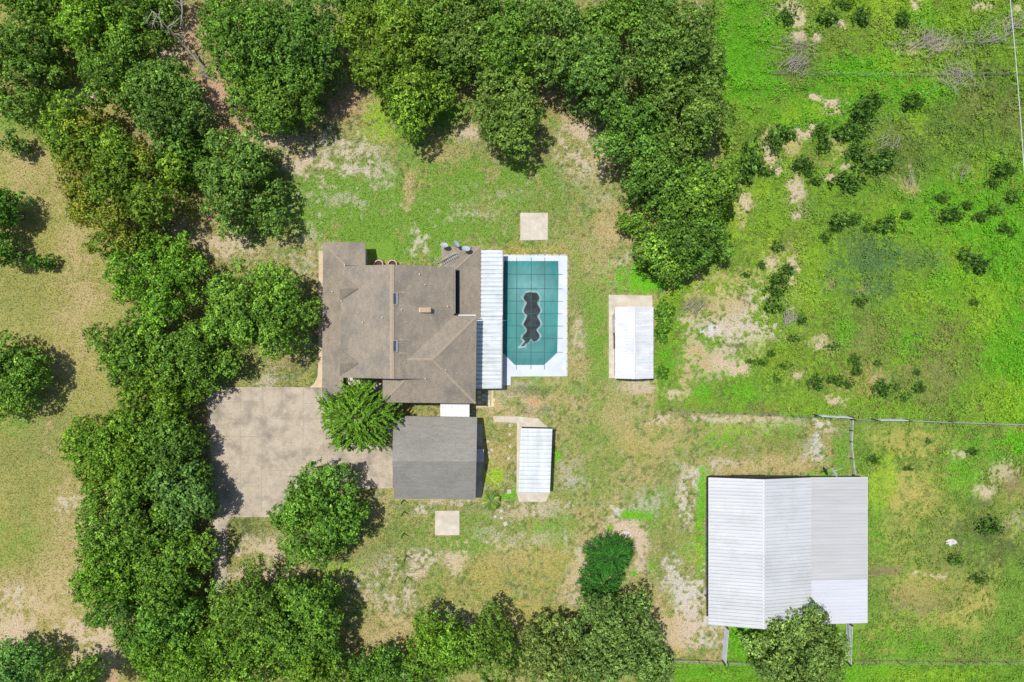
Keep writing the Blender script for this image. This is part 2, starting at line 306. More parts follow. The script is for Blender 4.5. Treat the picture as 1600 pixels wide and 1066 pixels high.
FB = [
 (1560,350,60,120,'lush',.8),(1500,400,80,120,'yel',.5),(1590,560,40,120,'lush',1),(1450,330,80,80,'lush',.5),(1155,500,55,48,'straw',.55),(1165,470,20,18,'brown',.5),(1150,545,14,10,'dark',.6),(1230,560,50,50,'dark',.4),(1290,590,90,40,'dark',.35),(1420,240,80,50,'dark',.35),(1250,120,60,40,'dark',.4),(1500,200,80,60,'dark',.35),(1100,560,50,40,'straw',.6),(1250,400,60,70,'yel',.5),(1290,180,80,60,'lush',.6),  # overgrown field, painted after its base
 (1180,40,60,60,'lush',.6),(1180,120,60,50,'lush',1),(1160,90,50,60,'lush',.9),(1230,15,25,16,'pink',.65),(1250,30,12,14,'pink',.7),(1245,52,14,10,'pink',.85),(1272,55,10,8,'pink',.85),(1290,12,30,16,'yel',.35),
 (1340,10,30,14,'yel',.8),(1370,20,25,20,'yel',.7),(1420,12,30,20,'yel',.8),(1450,30,30,20,'lush',.6),(1490,30,30,20,'yel',.5),(1310,35,14,14,'pink',.7),(1430,8,8,8,'pink',.7),(1535,8,20,8,'pink',.6),(1590,10,10,12,'pink',.5),
 (1340,105,70,22,'lush',1),(1400,110,40,18,'yel',.5),(1250,80,40,30,'brown',.3),(1240,110,30,25,'olive',.7),(1460,70,50,14,'pink',.35),(1480,125,30,14,'pink',.5),(1570,40,20,20,'pink',.4),(1540,60,50,40,'green',.5),
 (1560,130,50,40,'dark',.45),(1520,160,30,40,'olive',.6),(1580,180,30,40,'olive',.5),(1340,125,60,16,'lush',.7),(1430,140,60,20,'lush',.8),(1380,170,60,30,'lush',.55),(1235,178,14,12,'yel',.9),(1270,165,40,25,'lush',.4),(1275,170,14,12,'yel',.6),
 (1270,152,12,5,'pink',.9),(1298,165,14,10,'pink',.8),(1305,178,10,4,'pink',.8),(1255,208,14,8,'pink',.8),(1266,200,6,6,'pink',.7),(1205,245,16,28,'pink',1),(1195,215,12,12,'tan',.7),(1215,265,10,10,'pink',.9),(1240,232,14,16,'tan',.7),
 (1300,275,14,6,'pink',1),(1318,262,12,6,'pink',.8),(1300,235,24,24,'tan',.55),(1245,300,12,22,'pink',1),(1245,335,9,10,'pink',.95),(1165,315,14,22,'pink',.9),(1185,300,20,14,'yel',.6),(1155,280,8,14,'pink',.8),(1160,345,10,20,'tan',.7),
 (1205,410,18,12,'pink',.85),(1240,418,14,20,'pink',.95),(1215,395,30,14,'tan',.5),(1235,380,20,20,'olive',.4),(1180,470,25,40,'sand',.55),(1155,505,50,30,'sand',.65),(1200,520,30,20,'sand',.6),(1110,515,22,16,'pale',.7),(1130,480,30,20,'tan',.55),
 (1080,475,20,30,'brown',.35),(1075,500,18,12,'pink',.5),(1122,565,10,8,'pink',.9),(1155,580,18,12,'pink',1),(1090,555,25,25,'tan',.55),(1070,590,20,30,'tan',.5),(1245,582,14,10,'pink',.8),(1280,535,14,10,'pink',.85),(1300,540,14,10,'pink',.4),
 (1305,625,16,10,'pink',.75),(1375,590,20,10,'pink',1),(1380,605,14,10,'pink',.6),(1300,445,10,10,'tan',.7),(1345,450,16,10,'tan',.5),(1160,610,30,20,'lush',.8),(1100,620,20,20,'lush',.7),(1210,600,40,20,'green',.5),(1190,640,50,10,'brown',.2),
 (1345,410,50,36,'blue',.8),(1380,455,26,26,'blue',.7),(1320,440,30,25,'blue',.4),(1430,410,60,25,'blue',.55),(1470,460,60,40,'lush',.55),(1430,470,50,25,'yel',.5),(1500,300,60,40,'lush',.6),(1560,420,50,80,'lush',1),(1570,540,50,90,'lush',1),
 (1540,480,40,60,'yel',.5),(1560,620,50,40,'yel',.5),(1420,540,25,20,'lush',.9),(1480,560,40,60,'olive',.6),(1350,540,60,40,'olive',.6),(1420,600,80,40,'olive',.6),(1330,600,60,30,'gold',.3),(1250,610,20,20,'yel',.4),(1320,520,20,20,'lush',.5),
 (1220,560,40,30,'yel',.35),(1400,210,60,40,'olive',.35),(1500,230,80,50,'green',.4),(1350,250,20,20,'olive',.5),(1100,440,60,20,'yel',.3),(1130,430,60,20,'tan',.35),(1180,380,30,40,'yel',.4),(1280,340,40,40,'green',.5),(1140,350,20,30,'yel',.4),
 (1040,490,16,30,'lush',.6),(1040,560,16,30,'lush',.9),(1035,600,14,12,'lush',.5),(1070,640,60,10,'olive',.5),(1060,620,14,10,'pink',.5),(1045,615,16,12,'pink',.7),(1420,290,20,20,'tan',.4),(1270,250,30,20,'olive',.5)]
PB = [  # east paddock
 (1410,690,60,26,'gold',.5),(1430,790,45,45,'gold',.3),(1400,770,40,40,'gold',.55),(1370,830,20,70,'lush',.35),(1370,760,25,30,'yel',.4),(1345,700,10,40,'green',.8),(1360,900,20,60,'olive',.5),
 (1530,710,40,30,'lush',.5),(1590,690,20,20,'lush',.9),(1500,750,40,30,'lush',.4),(1540,770,14,10,'pink',.8),(1505,712,14,6,'pink',.6),(1580,760,16,20,'brown',.4),(1560,740,20,14,'pink',.35),(1580,820,20,20,'pink',.3),(1440,940,60,30,'brown',.5),
 (1450,920,60,30,'gold',.5),(1540,940,60,25,'gold',.6),(1490,970,60,20,'gold',.5),(1480,930,40,20,'olive',.4),(1580,960,30,60,'green',.9),(1590,900,20,40,'green',.7),(1420,1000,90,30,'lush',.45),(1550,1010,60,25,'green',.7),(1360,960,20,50,'green',.6),
 (1530,830,50,40,'dark',.5),(1470,850,40,40,'olive',.6),(1430,895,6,4,'pink',.7),(1460,902,20,3,'pink',.5),(1375,895,30,6,'brown',.5),(1500,840,20,10,'dark',.4),(1380,720,20,14,'yel',.5),(1560,860,50,40,'dark',.35)]
SB = [(1100,1050,60,14,'lush',.6),(1180,1005,40,25,'lush',1),(1180,985,50,14,'lush',1),(1280,985,50,14,'green',.8),(1450,1055,120,14,'yel',.5),(1580,1055,40,14,'green',.6),(1300,1050,80,14,'lush',.6)]

def paint(col, X, Y, px, py, blobs, o=0, mask=None, lo=.28, hi=.62):
    rough = fbm(X, Y, 2.6, 40+o, 4) - .5; fine = vn(X, Y, .42, 60+o) - .5; f2 = vn(X, Y, .23, 80+o) - .5
    wob = 14*(fbm(X, Y, 3.5, 90+o, 3) - .5); wob2 = 14*(fbm(X, Y, 3.5, 95+o, 3) - .5)
    for (cx, cy, rx, ry, ch, am) in blobs:
        sel = (np.abs(px-cx) < 2.6*rx+14) & (np.abs(py-cy) < 2.6*ry+14)
        if mask is not None: sel &= mask > .01
        if not sel.any(): continue
        dx = (px[sel]+wob[sel]-cx)/rx; dy = (py[sel]+wob2[sel]-cy)/ry
        fl = 1.3 if ch in ('sand', 'pale') else 1.0
        b = np.exp(-(dx*dx+dy*dy)*.75)*(.5+.4*am) + rough[sel]*.95 + (fine[sel]*.6 + f2[sel]*.5)*fl
        l2, h2 = (.34, .80) if fl > 1 else (lo-.06, hi+.12)
        a = sst(l2, h2, b)*np.minimum(1, .35+.7*am)
        a = np.where(np.exp(-(dx*dx+dy*dy)*.75) < .06, 0, a)
        if mask is not None: a = a*mask[sel]
        c = np.array(CH[ch]); col[sel] = col[sel]*(1-a[:, None]) + c*a[:, None]
    return col

def ground_colour(X, Y):
    X = np.asarray(X, float); Y = np.asarray(Y, float)
    px = X/K + 800; py = 533 - Y/K
    n1 = fbm(X, Y, 6, 1); n2 = fbm(X, Y, 1.6, 5, 3); n3 = vn(X, Y, .38, 9); n4 = vn(X, Y, .24, 11)
    mix = lambda c, ch, a: c*(1-a[:, None]) + np.array(CH[ch])*a[:, None]
    col = np.tile(np.array(CH['dry']), (len(X), 1))
    col = mix(col, 'tan', sst(.36, .64, n1*.5 + n3*.25 + n4*.25)*.75)
    yard = sst(300, 480, px)
    col = mix(col, 'olive', sst(.40, .62, n2*.5 + n3*.25 + n4*.25)*(.35+.45*yard))
    col = mix(col, 'green', sst(.50, .62, n2*.35 + vn(X, Y, .5, 19)*.35 + n4*.3)*.55*yard)
    col = mix(col, 'dark', sst(.52, .74, n3*.5 + n4*.5)*(.25+.35*yard))
    col = mix(col, 'sand', sst(.56, .74, n2*.3 + vn(X, Y, .5, 14)*.35 + vn(X, Y, .24, 15)*.35)*.38*yard)
    # smoother mown meadow on the far left
    left = 1 - sst(150, 240, px)
    sm = np.array(CH['dry'])*(0.84+.32*fbm(X, Y, 5, 21)[:, None])*np.array([.99, .96, .86])
    sm = sm*(.88 + .24*n3[:, None])
    col = col*(1-left[:, None]*.8) + sm*left[:, None]*.8
    col = paint(col, X, Y, px, py, BL, 0)
    # the field
    edge = 4*(fbm(X, Y, 2, 33)-.5)*6
    fx = np.interp(py, [0, 300, 430, 470, 640, 660], [1110, 1130, 1090, 1022, 1022, 1050])
    top = np.interp(px, [1040, 1330, 1600], [641, 656, 663])
    field = sst(-6, 10, px+edge-fx)*(1-sst(-2, 2, py-top+edge*.15))
    fcol = np.tile(np.array(CH['green'])*np.array([1.2, 1.22, .85]), (len(X), 1))
    fcol = mix(fcol, 'yel', sst(.42, .66, fbm(X, Y, 4.5, 51)*.6 + n3*.25 + n4*.15)*.55)
    fcol = mix(fcol, 'olive', sst(.45, .65, fbm(X, Y, 3.2, 55)*.55 + n3*.25 + n4*.2)*.45)
    fcol = mix(fcol, 'dark', sst(.56, .74, n2*.4 + n3*.35 + n4*.25)*.55)
    fcol = paint(fcol, X, Y, px, py, FB, 3)
    col = col*(1-field[:, None]) + fcol*field[:, None]
    # east paddock and the strip beyond the south fence
    pad = sst(-4, 4, px-1332+edge*.3)*sst(-2, 2, py-top)
    pc = np.tile(np.array(CH['olive'])*np.array([.95, 1.12, .75]), (len(X), 1))
    pc = mix(pc, 'green', sst(.38, .58, fbm(X, Y, 5, 71)*.7 + n3*.3)*.85)
    pc = mix(pc, 'gold', sst(.50, .68, fbm(X, Y, 2.5, 75)*.6 + n3*.4)*.4)
    pc = mix(pc, 'dark', sst(.6, .78, n2*.4 + n3*.35 + n4*.25)*.55)
    pc = paint(pc, X, Y, px, py, PB, 6)
    col = col*(1-pad[:, None]) + pc*pad[:, None]
    so_ = sst(-3, 3, py-1036)*sst(1040, 1060, px); so_ = np.maximum(so_, sst(1128, 1136, px)*sst(972, 978, py)*(1-sst(1336, 1340, px)))
    sc_ = np.tile(np.array(CH['green'])*np.array([1.1, 1.25, .7]), (len(X), 1)); sc_ = mix(sc_, 'dark', sst(.55, .8, n3*.6+n4*.4)*.5)
    sc_ = paint(sc_, X, Y, px, py, SB, 8)
    col = col*(1-so_[:, None]) + sc_*so_[:, None]
    return col, field, pad, so_

def grid_axis(a, b, step, far):
    mid = np.arange(a, b+step*.5, step); out = []; d = step; x = b
    while x < far: d *= 1.35; x += d; out.append(x)
    lo = []; d = step; x = a
    while x > -far: d *= 1.35; x -= d; lo.append(x)
    return np.array(lo[::-1] + list(mid) + out)
ax = grid_axis(-62, 62, .16, 1500); ay = grid_axis(-42, 42, .16, 1500)
GX, GY = np.meshgrid(ax, ay, indexing='ij'); gx = GX.ravel(); gy = GY.ravel()
gc, gf, gp, gs = ground_colour(gx, gy)
inner = (np.abs(gx) < 64) & (np.abs(gy) < 44)
gz = np.zeros_like(gx)
far = np.clip(sst(61, 66, np.abs(gx)) + sst(41, 46, np.abs(gy)), 0, 1)[:, None]
fc_ = np.where(gf[:, None] > .5, np.array((.19,.27,.045)), np.array((.21,.235,.065)))*(.75+.5*fbm(gx, gy, 60, 13)[:, None])
gc = gc*(1-far) + fc_*far
nx, ny = len(ax), len(ay)
ii, jj = np.meshgrid(np.arange(nx-1), np.arange(ny-1), indexing='ij'); ii = ii.ravel(); jj = jj.ravel()
q = np.stack([ii*ny+jj, (ii+1)*ny+jj, (ii+1)*ny+jj+1, ii*ny+jj+1], 1)
me = np_mesh('ground', np.stack([gx, gy, gz], 1), q, gc, smooth=True)
tag(link('ground', me, M['ground']), kind='structure')

# ------------------------------------------------------------------ leaf clouds
def leaves(c, nrm, size, col, aspect=.62, along=None, r=rng):
    """c centres, nrm normals, size per leaf, col per leaf -> verts, quads, cols"""
    n = len(c); nrm = nrm/np.linalg.norm(nrm, axis=1, keepdims=True)
    if along is None: along = r.normal(size=(n, 3))
    t = along - nrm*np.sum(along*nrm, 1, keepdims=True); t /= np.linalg.norm(t, axis=1, keepdims=True)+1e-9
    b = np.cross(nrm, t); s = size[:, None]
    bend = nrm*s*.18
    v = np.stack([c - t*s*.5 - bend, c + b*s*.5*aspect + bend*.3, c + t*s*.5 - bend, c - b*s*.5*aspect + bend*.3], 1).reshape(-1, 3)
    q = np.arange(n*4).reshape(-1, 4)
    return v, q, np.repeat(col, 4, axis=0)

def sphere_dirs(n, r, zmin=-.35):
    d = r.normal(size=(n, 3)); d /= np.linalg.norm(d, axis=1, keepdims=True)
    low = d[:, 2] < zmin; d[low, 2] *= -1
    return d

def crown_points(r, rx, ry, hc, hz, lobe, leaf, dens, base, tint, yel=0.0, gaps=.0, spiky=0.0):
    R = math.sqrt(rx*ry); nl = max(5, int(math.pi*rx*ry/(lobe*lobe*1.8)))
    ph = r.random(3)*6.28
    cs = []; 
    for layer in range(2):
        n = nl if layer == 0 else int(nl*.45)
        for i in range(n):
            rr = math.sqrt((i+.5)/n); th = i*2.39996 + ph[0] + r.normal()*.12
            if layer == 0 and r.random() < gaps and rr < .95: continue
            out = 1 + .09*math.sin(2*th+ph[1]) + .10*math.sin(3*th+ph[2]) + .08*math.sin(7*th+ph[0]) + .06*math.sin(11*th+ph[1])
            k = max(.2, 1 - lobe*.62/R)
            x = rr*k*out*math.cos(th)*rx + r.normal()*.18*lobe; y = rr*k*out*math.sin(th)*ry + r.normal()*.18*lobe
            dome = math.sqrt(max(0, 1-(.93*rr)**2))
            z = hz*dome*(.45+.6*r.random()) + r.normal()*.45 if layer == 0 else (-hc + 1.2 + 1.1*r.random() if rx > 2 else -.2*r.random())
            lr = lobe*r.uniform(.5, 1.35)*(1.0 if layer == 0 else .95)
            cs.append((x, y, hc+z, lr, layer))
    P_, N_, C_, S_ = [], [], [], []
    for (x, y, z, lr, layer) in cs:
        n = int(dens*lr*lr*(1 if layer == 0 else .5)); tw = max(6, n//7)
        d = sphere_dirs(tw, r, -.3); fr = 1 - np.abs(r.normal(size=tw))*.13 - (r.random(tw) < .2)*r.random(tw)*.4
        # each lobe carries its own smaller bumps
        bump = 1 + .24*np.sin(d[:, 0]*6+x*3)*np.sin(d[:, 1]*6+y*3) + spiky*r.random(tw)
        tc = d*(lr*fr*bump)[:, None]*np.array([1, 1, 1.25])
        tone = r.normal(0, .13)
        tcol = (1 + tone + r.normal(0, .13, tw))[:, None]
        idx = np.repeat(np.arange(tw), 7)
        pos = tc[idx] + r.normal(0, leaf*.42, (len(idx), 3))
        nn = d[idx]*.95 + r.normal(0, .55, (len(idx), 3)) + np.array([0, 0, .2])
        b = np.tile(np.array(base), (len(idx), 1))
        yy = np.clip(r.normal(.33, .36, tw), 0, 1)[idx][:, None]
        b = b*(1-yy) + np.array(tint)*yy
        if yel > 0:
            g = (vn(np.array([x+50.]), np.array([y+50.]), 2.2, 4)[0] > 1-yel) * r.random(tw)[idx][:, None]*.8
            b = b*(1-g) + np.array((.40, .33, .04))*g
        b = b*tcol[idx]*np.clip(1 + r.normal(0, .2, (len(idx), 1)), .4, 1.8)*np.array([.92, .97, 1.0])
        P_.append(pos + np.array([x, y, z])); N_.append(nn); C_.append(np.clip(b, .004, .8)); S_.append(leaf*r.uniform(.7, 1.3, len(idx)))
    return np.concatenate(P_), np.concatenate(N_), np.concatenate(S_), np.concatenate(C_), cs

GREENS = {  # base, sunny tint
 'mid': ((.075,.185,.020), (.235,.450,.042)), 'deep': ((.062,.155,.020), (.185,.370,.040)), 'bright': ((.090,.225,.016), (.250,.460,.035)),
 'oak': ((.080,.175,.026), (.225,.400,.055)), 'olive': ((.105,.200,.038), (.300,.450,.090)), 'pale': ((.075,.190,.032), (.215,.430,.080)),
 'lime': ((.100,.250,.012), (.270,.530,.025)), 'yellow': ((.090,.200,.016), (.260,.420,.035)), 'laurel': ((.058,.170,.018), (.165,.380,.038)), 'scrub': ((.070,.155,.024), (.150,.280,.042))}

def tree(px, py, rx, ry, top, kind, label, cat='tree', group=None, lobe=1.3, leaf=.25, dens=430, yel=0, gaps=0, name='broadleaf_tree', hz=None, spiky=0.1, trunk=True):
    r = np.random.default_rng(int(px*7+py*13) % 99991)
    if rx >= 30: top = top*(.66 if px < 345 else .84)
    if rx > 50 and lobe == 1.3: lobe = 1.5
    hz = hz or min(top*.58, 3.6); hc = top - hz; hm = hc + hz*.55
    c = P(px, py, hm); base = (c.x, c.y, 0)
    f = K*(1-hm/H)
    gcol = GREENS[kind]; r2 = np.random.default_rng(int(px*3+py*5)); kb = r2.uniform(.98, 1.26); kr = r2.uniform(1.0, 1.2); gcol = tuple(tuple(np.array(g)*kb*np.array([kr, 1, 1])+np.array([.010, .006, .004])) for g in gcol)
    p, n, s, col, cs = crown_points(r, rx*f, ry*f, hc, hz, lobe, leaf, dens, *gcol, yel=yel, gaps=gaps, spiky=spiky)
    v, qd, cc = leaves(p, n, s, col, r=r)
    root = empty(name, base, label, cat, group)
    me = np_mesh('crown', v, qd, cc)
    o = link('crown', me, M['leaf']); o.parent = root
    if trunk:
        mb = MB(); tr = .10 + .022*math.sqrt(rx*ry)*K*8/ (1.6)
        tr = min(tr, .42); fork = hc*.45
        lean = Vector((r.normal()*.15, r.normal()*.15, 0))
        mb.tube([(0, 0, -.1), (0, 0, .25), lean*.5+Vector((0, 0, fork*.6)), lean+Vector((0, 0, fork))], [tr*1.5, tr*1.1, tr*.9, tr*.8], 9)
        sel = [k for k in cs if k[4] == 0]; st = max(1, len(sel)//11)
        for k in sel[::st]:
            e = Vector((k[0], k[1], k[2]-k[3]*.3)); s0 = lean+Vector((0, 0, fork*.97)); m1 = s0.lerp(e, .5)+Vector((r.normal()*.3, r.normal()*.3, -.35))
            mb.tube([s0, s0.lerp(m1, .5)+Vector((0, 0, .1)), m1, m1.lerp(e, .6), e], [tr*.6, tr*.42, tr*.3, tr*.2, tr*.07], 6)
        t = mb.build('trunk', M['bark']); t.parent = root
    return root

# ------------------------------------------------------------------ paved surfaces
def slab(name, pts, h, mat, label=None, cat=None, kind=None, parent=None, group=None, z=0):
    mb = MB(); pts = [Vector((p[0], p[1], z+h)) for p in pts]; mb.prism(pts, h+.05)
    o = mb.build(name, mat, parent); tag(o, label, cat, group, kind); return o
def Gp(*pp): return [G(a, b) for a, b in pp]
def inpoly_(x, y, poly):
    c = np.zeros(len(x), bool); n = len(poly)
    for i in range(n):
        x1, y1 = poly[i]; x2, y2 = poly[(i+1) % n]
        c ^= ((y1 > y) != (y2 > y)) & (x < (x2-x1)*(y-y1)/((y2-y1)+1e-12)+x1)
    return c
dpts = [(322,607),(330,605),(484,605),(491,600),(496,588),(498,560),(498,392),(505,392),(505,560),(614,596),(614,763),(540,763),(452,764),(450,808),(362,808),(356,815),(354,935),(336,935),(330,720)]
dm = MB(); dm.prism([G(a, b, .06) for a, b in dpts][::-1], .1)
drive = tag(dm.build('driveway', [M['concrete']]), kind='structure')
jm = MB()
def groove(x0, y0, x1, y1, w_=.042, z=.064):
    a = G(x0, y0, z); b = G(x1, y1, z); d = (b-a).normalized(); nrm = Vector((-d.y, d.x, 0))*w_*.5
    jm.face([a-nrm, b-nrm, b+nrm, a+nrm])
for x, y0, y1 in ((376,607,806),(412,607,650),(442,606,657),(410,650,800),(474,607,712),(505,607,712),(503,712,762),(536,640,712),(565,712,762),(345,640,720),(338,607,640)):
    ym = (y0+y1)/2; groove(x, y0, x+random.uniform(-1.5, 1.5), ym); groove(x+random.uniform(-1, 1), ym, x+random.uniform(-1.5, 1.5), y1)
for y, x0, x1 in ((655,326,505),(711,376,613),(628,326,412),(682,335,440),(735,420,520),(760,335,415),(850,337,353),(885,337,353),(922,337,353),(630,474,505)):
    xm = (x0+x1)/2; groove(x0, y, xm, y+random.uniform(-.8, .8)); groove(xm, y+random.uniform(-.8, .8), x1, y+random.uniform(-1.2, 1.2))
for _ in range(9):   # hairline cracks
    x, y = random.uniform(350, 600), random.uniform(612, 755); a = random.uniform(0, 6.28)
    for k in range(6):
        x2, y2 = x+5*math.cos(a), y+5*math.sin(a); a += random.uniform(-.7, .7)
        if 340 < x2 < 612 and 610 < y2 < 760: groove(x, y, x2, y2, .03, .0645)
        x, y = x2, y2
tag(jm.build('driveway_joints', M['joint']), kind='structure')

lt = np.random.default_rng(77); nL = 2600
lx = np.concatenate([lt.normal(350, 14, 900), lt.uniform(330, 612, 600), lt.normal(560, 60, 500), lt.normal(470, 50, 600)]); ly = np.concatenate([lt.uniform(610, 900, 900), lt.uniform(608, 760, 600), lt.normal(690, 30, 500), lt.normal(735, 20, 600)])
kk = inpoly_(lx, ly, dpts); lx, ly = lx[kk], ly[kk]; nL = len(lx)
lc = np.array((.16,.11,.05))*lt.uniform(.5, 1.5, (nL, 1))
LITTER = (np.stack([(lx-800)*K, (533-ly)*K, np.full(nL, .075)], 1), nL, lc)
def pad_thing(pts, label):
    o = slab('concrete_pad', Gp(*pts), .10, M['concrete2']); tag(o, label, 'slab', 'square concrete pads on the lawn'); return o
pad_thing([(813,376),(856,375),(856,333),(813,333)], 'pale square concrete pad on the grass just north of the pool')
pad_thing([(680,836),(718,836),(718,798),(680,798)], 'pale square concrete pad on the grass just south of the grey garage')
slab('front_walk', Gp((484.5,605.5),(504.4,605.5),(504.4,392.5),(498.6,392.5),(498.6,560),(496.6,588),(491.6,599)), .066, M['walk'], kind='structure')
slab('shed_slab', Gp((951.5,591),(1020,592),(1019,462),(951,461)), .08, M['concrete2'], kind='structure')
slab('garden_path', Gp((772,659),(808,661),(807,768),(811,784),(853,784),(860,768),(857,668),(849,662),(841,654),(812,651),(770,650)), .05, M['concrete2'], kind='structure')
slab('side_walk', Gp((744,634),(768,634),(768,606),(771,606),(771,636),(744,637)), .04, M['walk'], kind='structure')

# ------------------------------------------------------------------ pool
pool = empty('swimming_pool', G(832, 492), 'swimming pool under a teal mesh safety cover with a dark puddle on it', 'pool')
# deck ring
deck_out = [(788,399),(884.5,400.5),(886,430),(885,588),(793,588),(797,601),(784,601),(784,399)]
cov = [(787.7,407.5),(872,409),(872.5,430),(870.5,551),(849.6,570.5),(804.6,570),(785.5,551)]
mb = MB()
mb.prism([G(a, b, .10) for a, b in [(784,399),(784,602),(798,602),(798,588.5),(885,588),(886,400)]], .16)
mb.build('deck', M['deck'], pool)
mb = MB()
for k in range(16):   # scalloped coping blocks along the deck's outer edge
    a = 400+k*11.8; c = G(886.2, a+5.5, .07); mb.box(c.x-.10, c.y-.38, 0, c.x+.05, c.y+.38, .095)
for k in range(9):
    c = G(790+k*11.2, 399.2, .07); mb.box(c.x-.36, c.y-.08, 0, c.x+.36, c.y+.10, .095)
mb.build('coping', M['stone'], pool)

def cover_material():
    m, n, b = newmat('teal_mesh_cover')
    at = nd(n, 'ShaderNodeAttribute', attribute_name='Col'); n.links.new(at.outputs['Color'], b.inputs['Base Color'])
    ra = nd(n, 'ShaderNodeAttribute', attribute_name='Wet')
    mr = nd(n, 'ShaderNodeMapRange'); mr.inputs[3].default_value = .6; mr.inputs[4].default_value = .08
    n.links.new(ra.outputs['Fac'], mr.inputs[0]); n.links.new(mr.outputs[0], b.inputs['Roughness']); b.inputs['Specular IOR Level'].default_value = .35
    return m
def inpoly(x, y, poly):
    c = np.zeros(len(x), bool); n = len(poly)
    for i in range(n):
        x1, y1 = poly[i]; x2, y2 = poly[(i+1) % n]
        c ^= ((y1 > y) != (y2 > y)) & (x < (x2-x1)*(y-y1)/((y2-y1)+1e-12)+x1)
    return c
# the cover is a sagging sheet; its grid is cut to the outline row by row
rows = np.linspace(408.2, 570.3, 170); cols_n = 96
def span(y):
    l = np.interp(y, [407, 408.5, 551, 570.5], [787.7, 787.7, 785.6, 804.6]); r_ = np.interp(y, [408, 430, 551, 570.5], [872, 872.5, 870.5, 849.6]); return l, r_
LL, RR = span(rows); tt = np.linspace(0, 1, cols_n)
CX = LL[:, None]*(1-tt) + RR[:, None]*tt; CY = np.repeat(rows[:, None], cols_n, 1)
CX = CX.ravel(); CY = CY.ravel()
edge_d = np.minimum(np.minimum(CX-np.repeat(LL, cols_n), np.repeat(RR, cols_n)-CX), np.minimum(CY-408, 570.5-CY))
sag = -.16*(1-np.exp(-edge_d/22)); cell = .02*np.abs(np.sin((CX-808)/21.6*math.pi))*np.abs(np.sin((CY-428.5)/20.2*math.pi))
teal = np.array((.012,.185,.175)); lite = np.array((.06,.235,.225)); deep = np.array((.004,.095,.10))
wx, wy = CX*K, CY*K
cc = np.tile(teal, (len(CX), 1)); f_ = fbm(wx, wy, 2.2, 7); cc = cc*(.68+.6*f_)[:, None]; dirt = sst(.52, .8, fbm(wx, wy, 1.1, 19, 5)); cc = cc*(1-dirt[:, None]*.35) + np.array((.07,.15,.13))*dirt[:, None]*.35
# lobed pool shape seen through the mesh
hw = np.interp(CY, [415, 440, 470, 495, 520, 545, 562], [28, 38, 33, 31, 34, 38, 22])
inn = sst(0, 3, hw-np.abs(CX-829)) * sst(412, 418, CY)*(1-sst(558, 563, CY))
cc = cc*(1-inn[:, None]*.55) + (np.array((.045,.185,.18))*(.8+.4*f_)[:, None])*inn[:, None]*.55
halo = np.exp(-(((CX-831)/30)**2+((CY-452)/25)**2)); cc = cc + halo[:, None]*np.array((.08,.12,.12))*(.2+1.5*fbm(wx, wy, .8, 12))[:, None]
pud_y = [455, 459, 465, 471, 478, 486, 493, 500, 508, 516, 523, 529, 533, 538, 542]
pl = [822, 819.5, 819, 822, 820, 819.5, 822, 820, 819.5, 822.5, 818.5, 817, 819, 815, 813]
pr = [838, 841, 841.5, 840.5, 842.5, 843, 840.5, 843, 842.5, 840, 842, 841, 839, 822, 819]
ple = np.interp(CY, pud_y, pl); pre = np.interp(CY, pud_y, pr)
wob = 1.6*np.cos((CY-466)/20.2*2*math.pi)
ple -= wob; pre += wob; jag = 2.2*(fbm(wx, wy, .35, 5, 3)-.5)
dd = np.minimum(np.minimum(CX-ple, pre-CX), np.minimum(CY-457, 541-CY)) + jag
wet = sst(-.4, .6, dd); rim = np.exp(-((dd+1.5)/1.2)**2)*(.45+.8*vn(wx, wy, .5, 31))
cut = ((CY > 530) & (CY < 543) & (np.abs(CX-830) < (CY-529)*.75) & (CX > 822))   # notch at the puddle's foot
wet = np.where(cut, 0, wet)
rim = np.where(cut, rim*.8 + .5*np.exp(-((CY-531)/2.5)**2), rim)
cc = cc*(1-rim[:, None]*.75) + np.array((.34,.42,.41))*rim[:, None]*.75
pc_ = np.array((.030,.036,.036))*(.35+1.4*fbm(wx, wy, .5, 6))[:, None]
cc = cc*(1-wet[:, None]) + pc_*wet[:, None]
drip = np.exp(-(((CX-832)/20)**2+((CY-548)/8)**2)); cc = cc + drip[:, None]*np.array((.03,.06,.06))*.7
CZ = .155 + sag + cell - wet*.01
V3 = np.stack([(CX-800)*K, (533-CY)*K, CZ], 1)
wr_ = fbm(wx*1.6+wy*.4, wy, .8, 23, 3)-.5; V3[:, 2] += .07*wr_*np.exp(-edge_d/16) + .02*wr_
# folds at the corners
for fx_, fy_, sx in ((787, 409, 1), (872, 409, -1), (868, 552, -1), (788, 552, 1)):
    d = np.hypot(CX-fx_, CY-fy_); V3[:, 2] += np.exp(-(d/14)**2)*.05*np.sin((CX*sx+CY)*1.3)
nr = len(rows); ii, jj = np.meshgrid(np.arange(nr-1), np.arange(cols_n-1), indexing='ij'); ii = ii.ravel(); jj = jj.ravel()
qd = np.stack([ii*cols_n+jj, (ii+1)*cols_n+jj, (ii+1)*cols_n+jj+1, ii*cols_n+jj+1], 1)
V3[:, 2] = np.maximum(V3[:, 2], .104)
V3[:, 2] += .0
me = np_mesh('cover', V3, qd, np.clip(cc, .003, .8), smooth=True)
wa = me.attributes.new('Wet', 'FLOAT', 'POINT'); wa.data.foreach_set('value', wet.astype(np.float32))
me.transform(__import__('mathutils').Matrix.Translation(-G(832, 492)))
cover = link('cover', me, cover_material()); cover.parent = pool
for x in (807.5, 830, 851):
    o = MB(); o.face([G(x-.3, 402.5, .19), G(x-.9, 577.5, .19), G(x-.3, 577.5, .19), G(x+.3, 402.5, .19)]); o.build('strap', M['seam'], pool, fix=False)
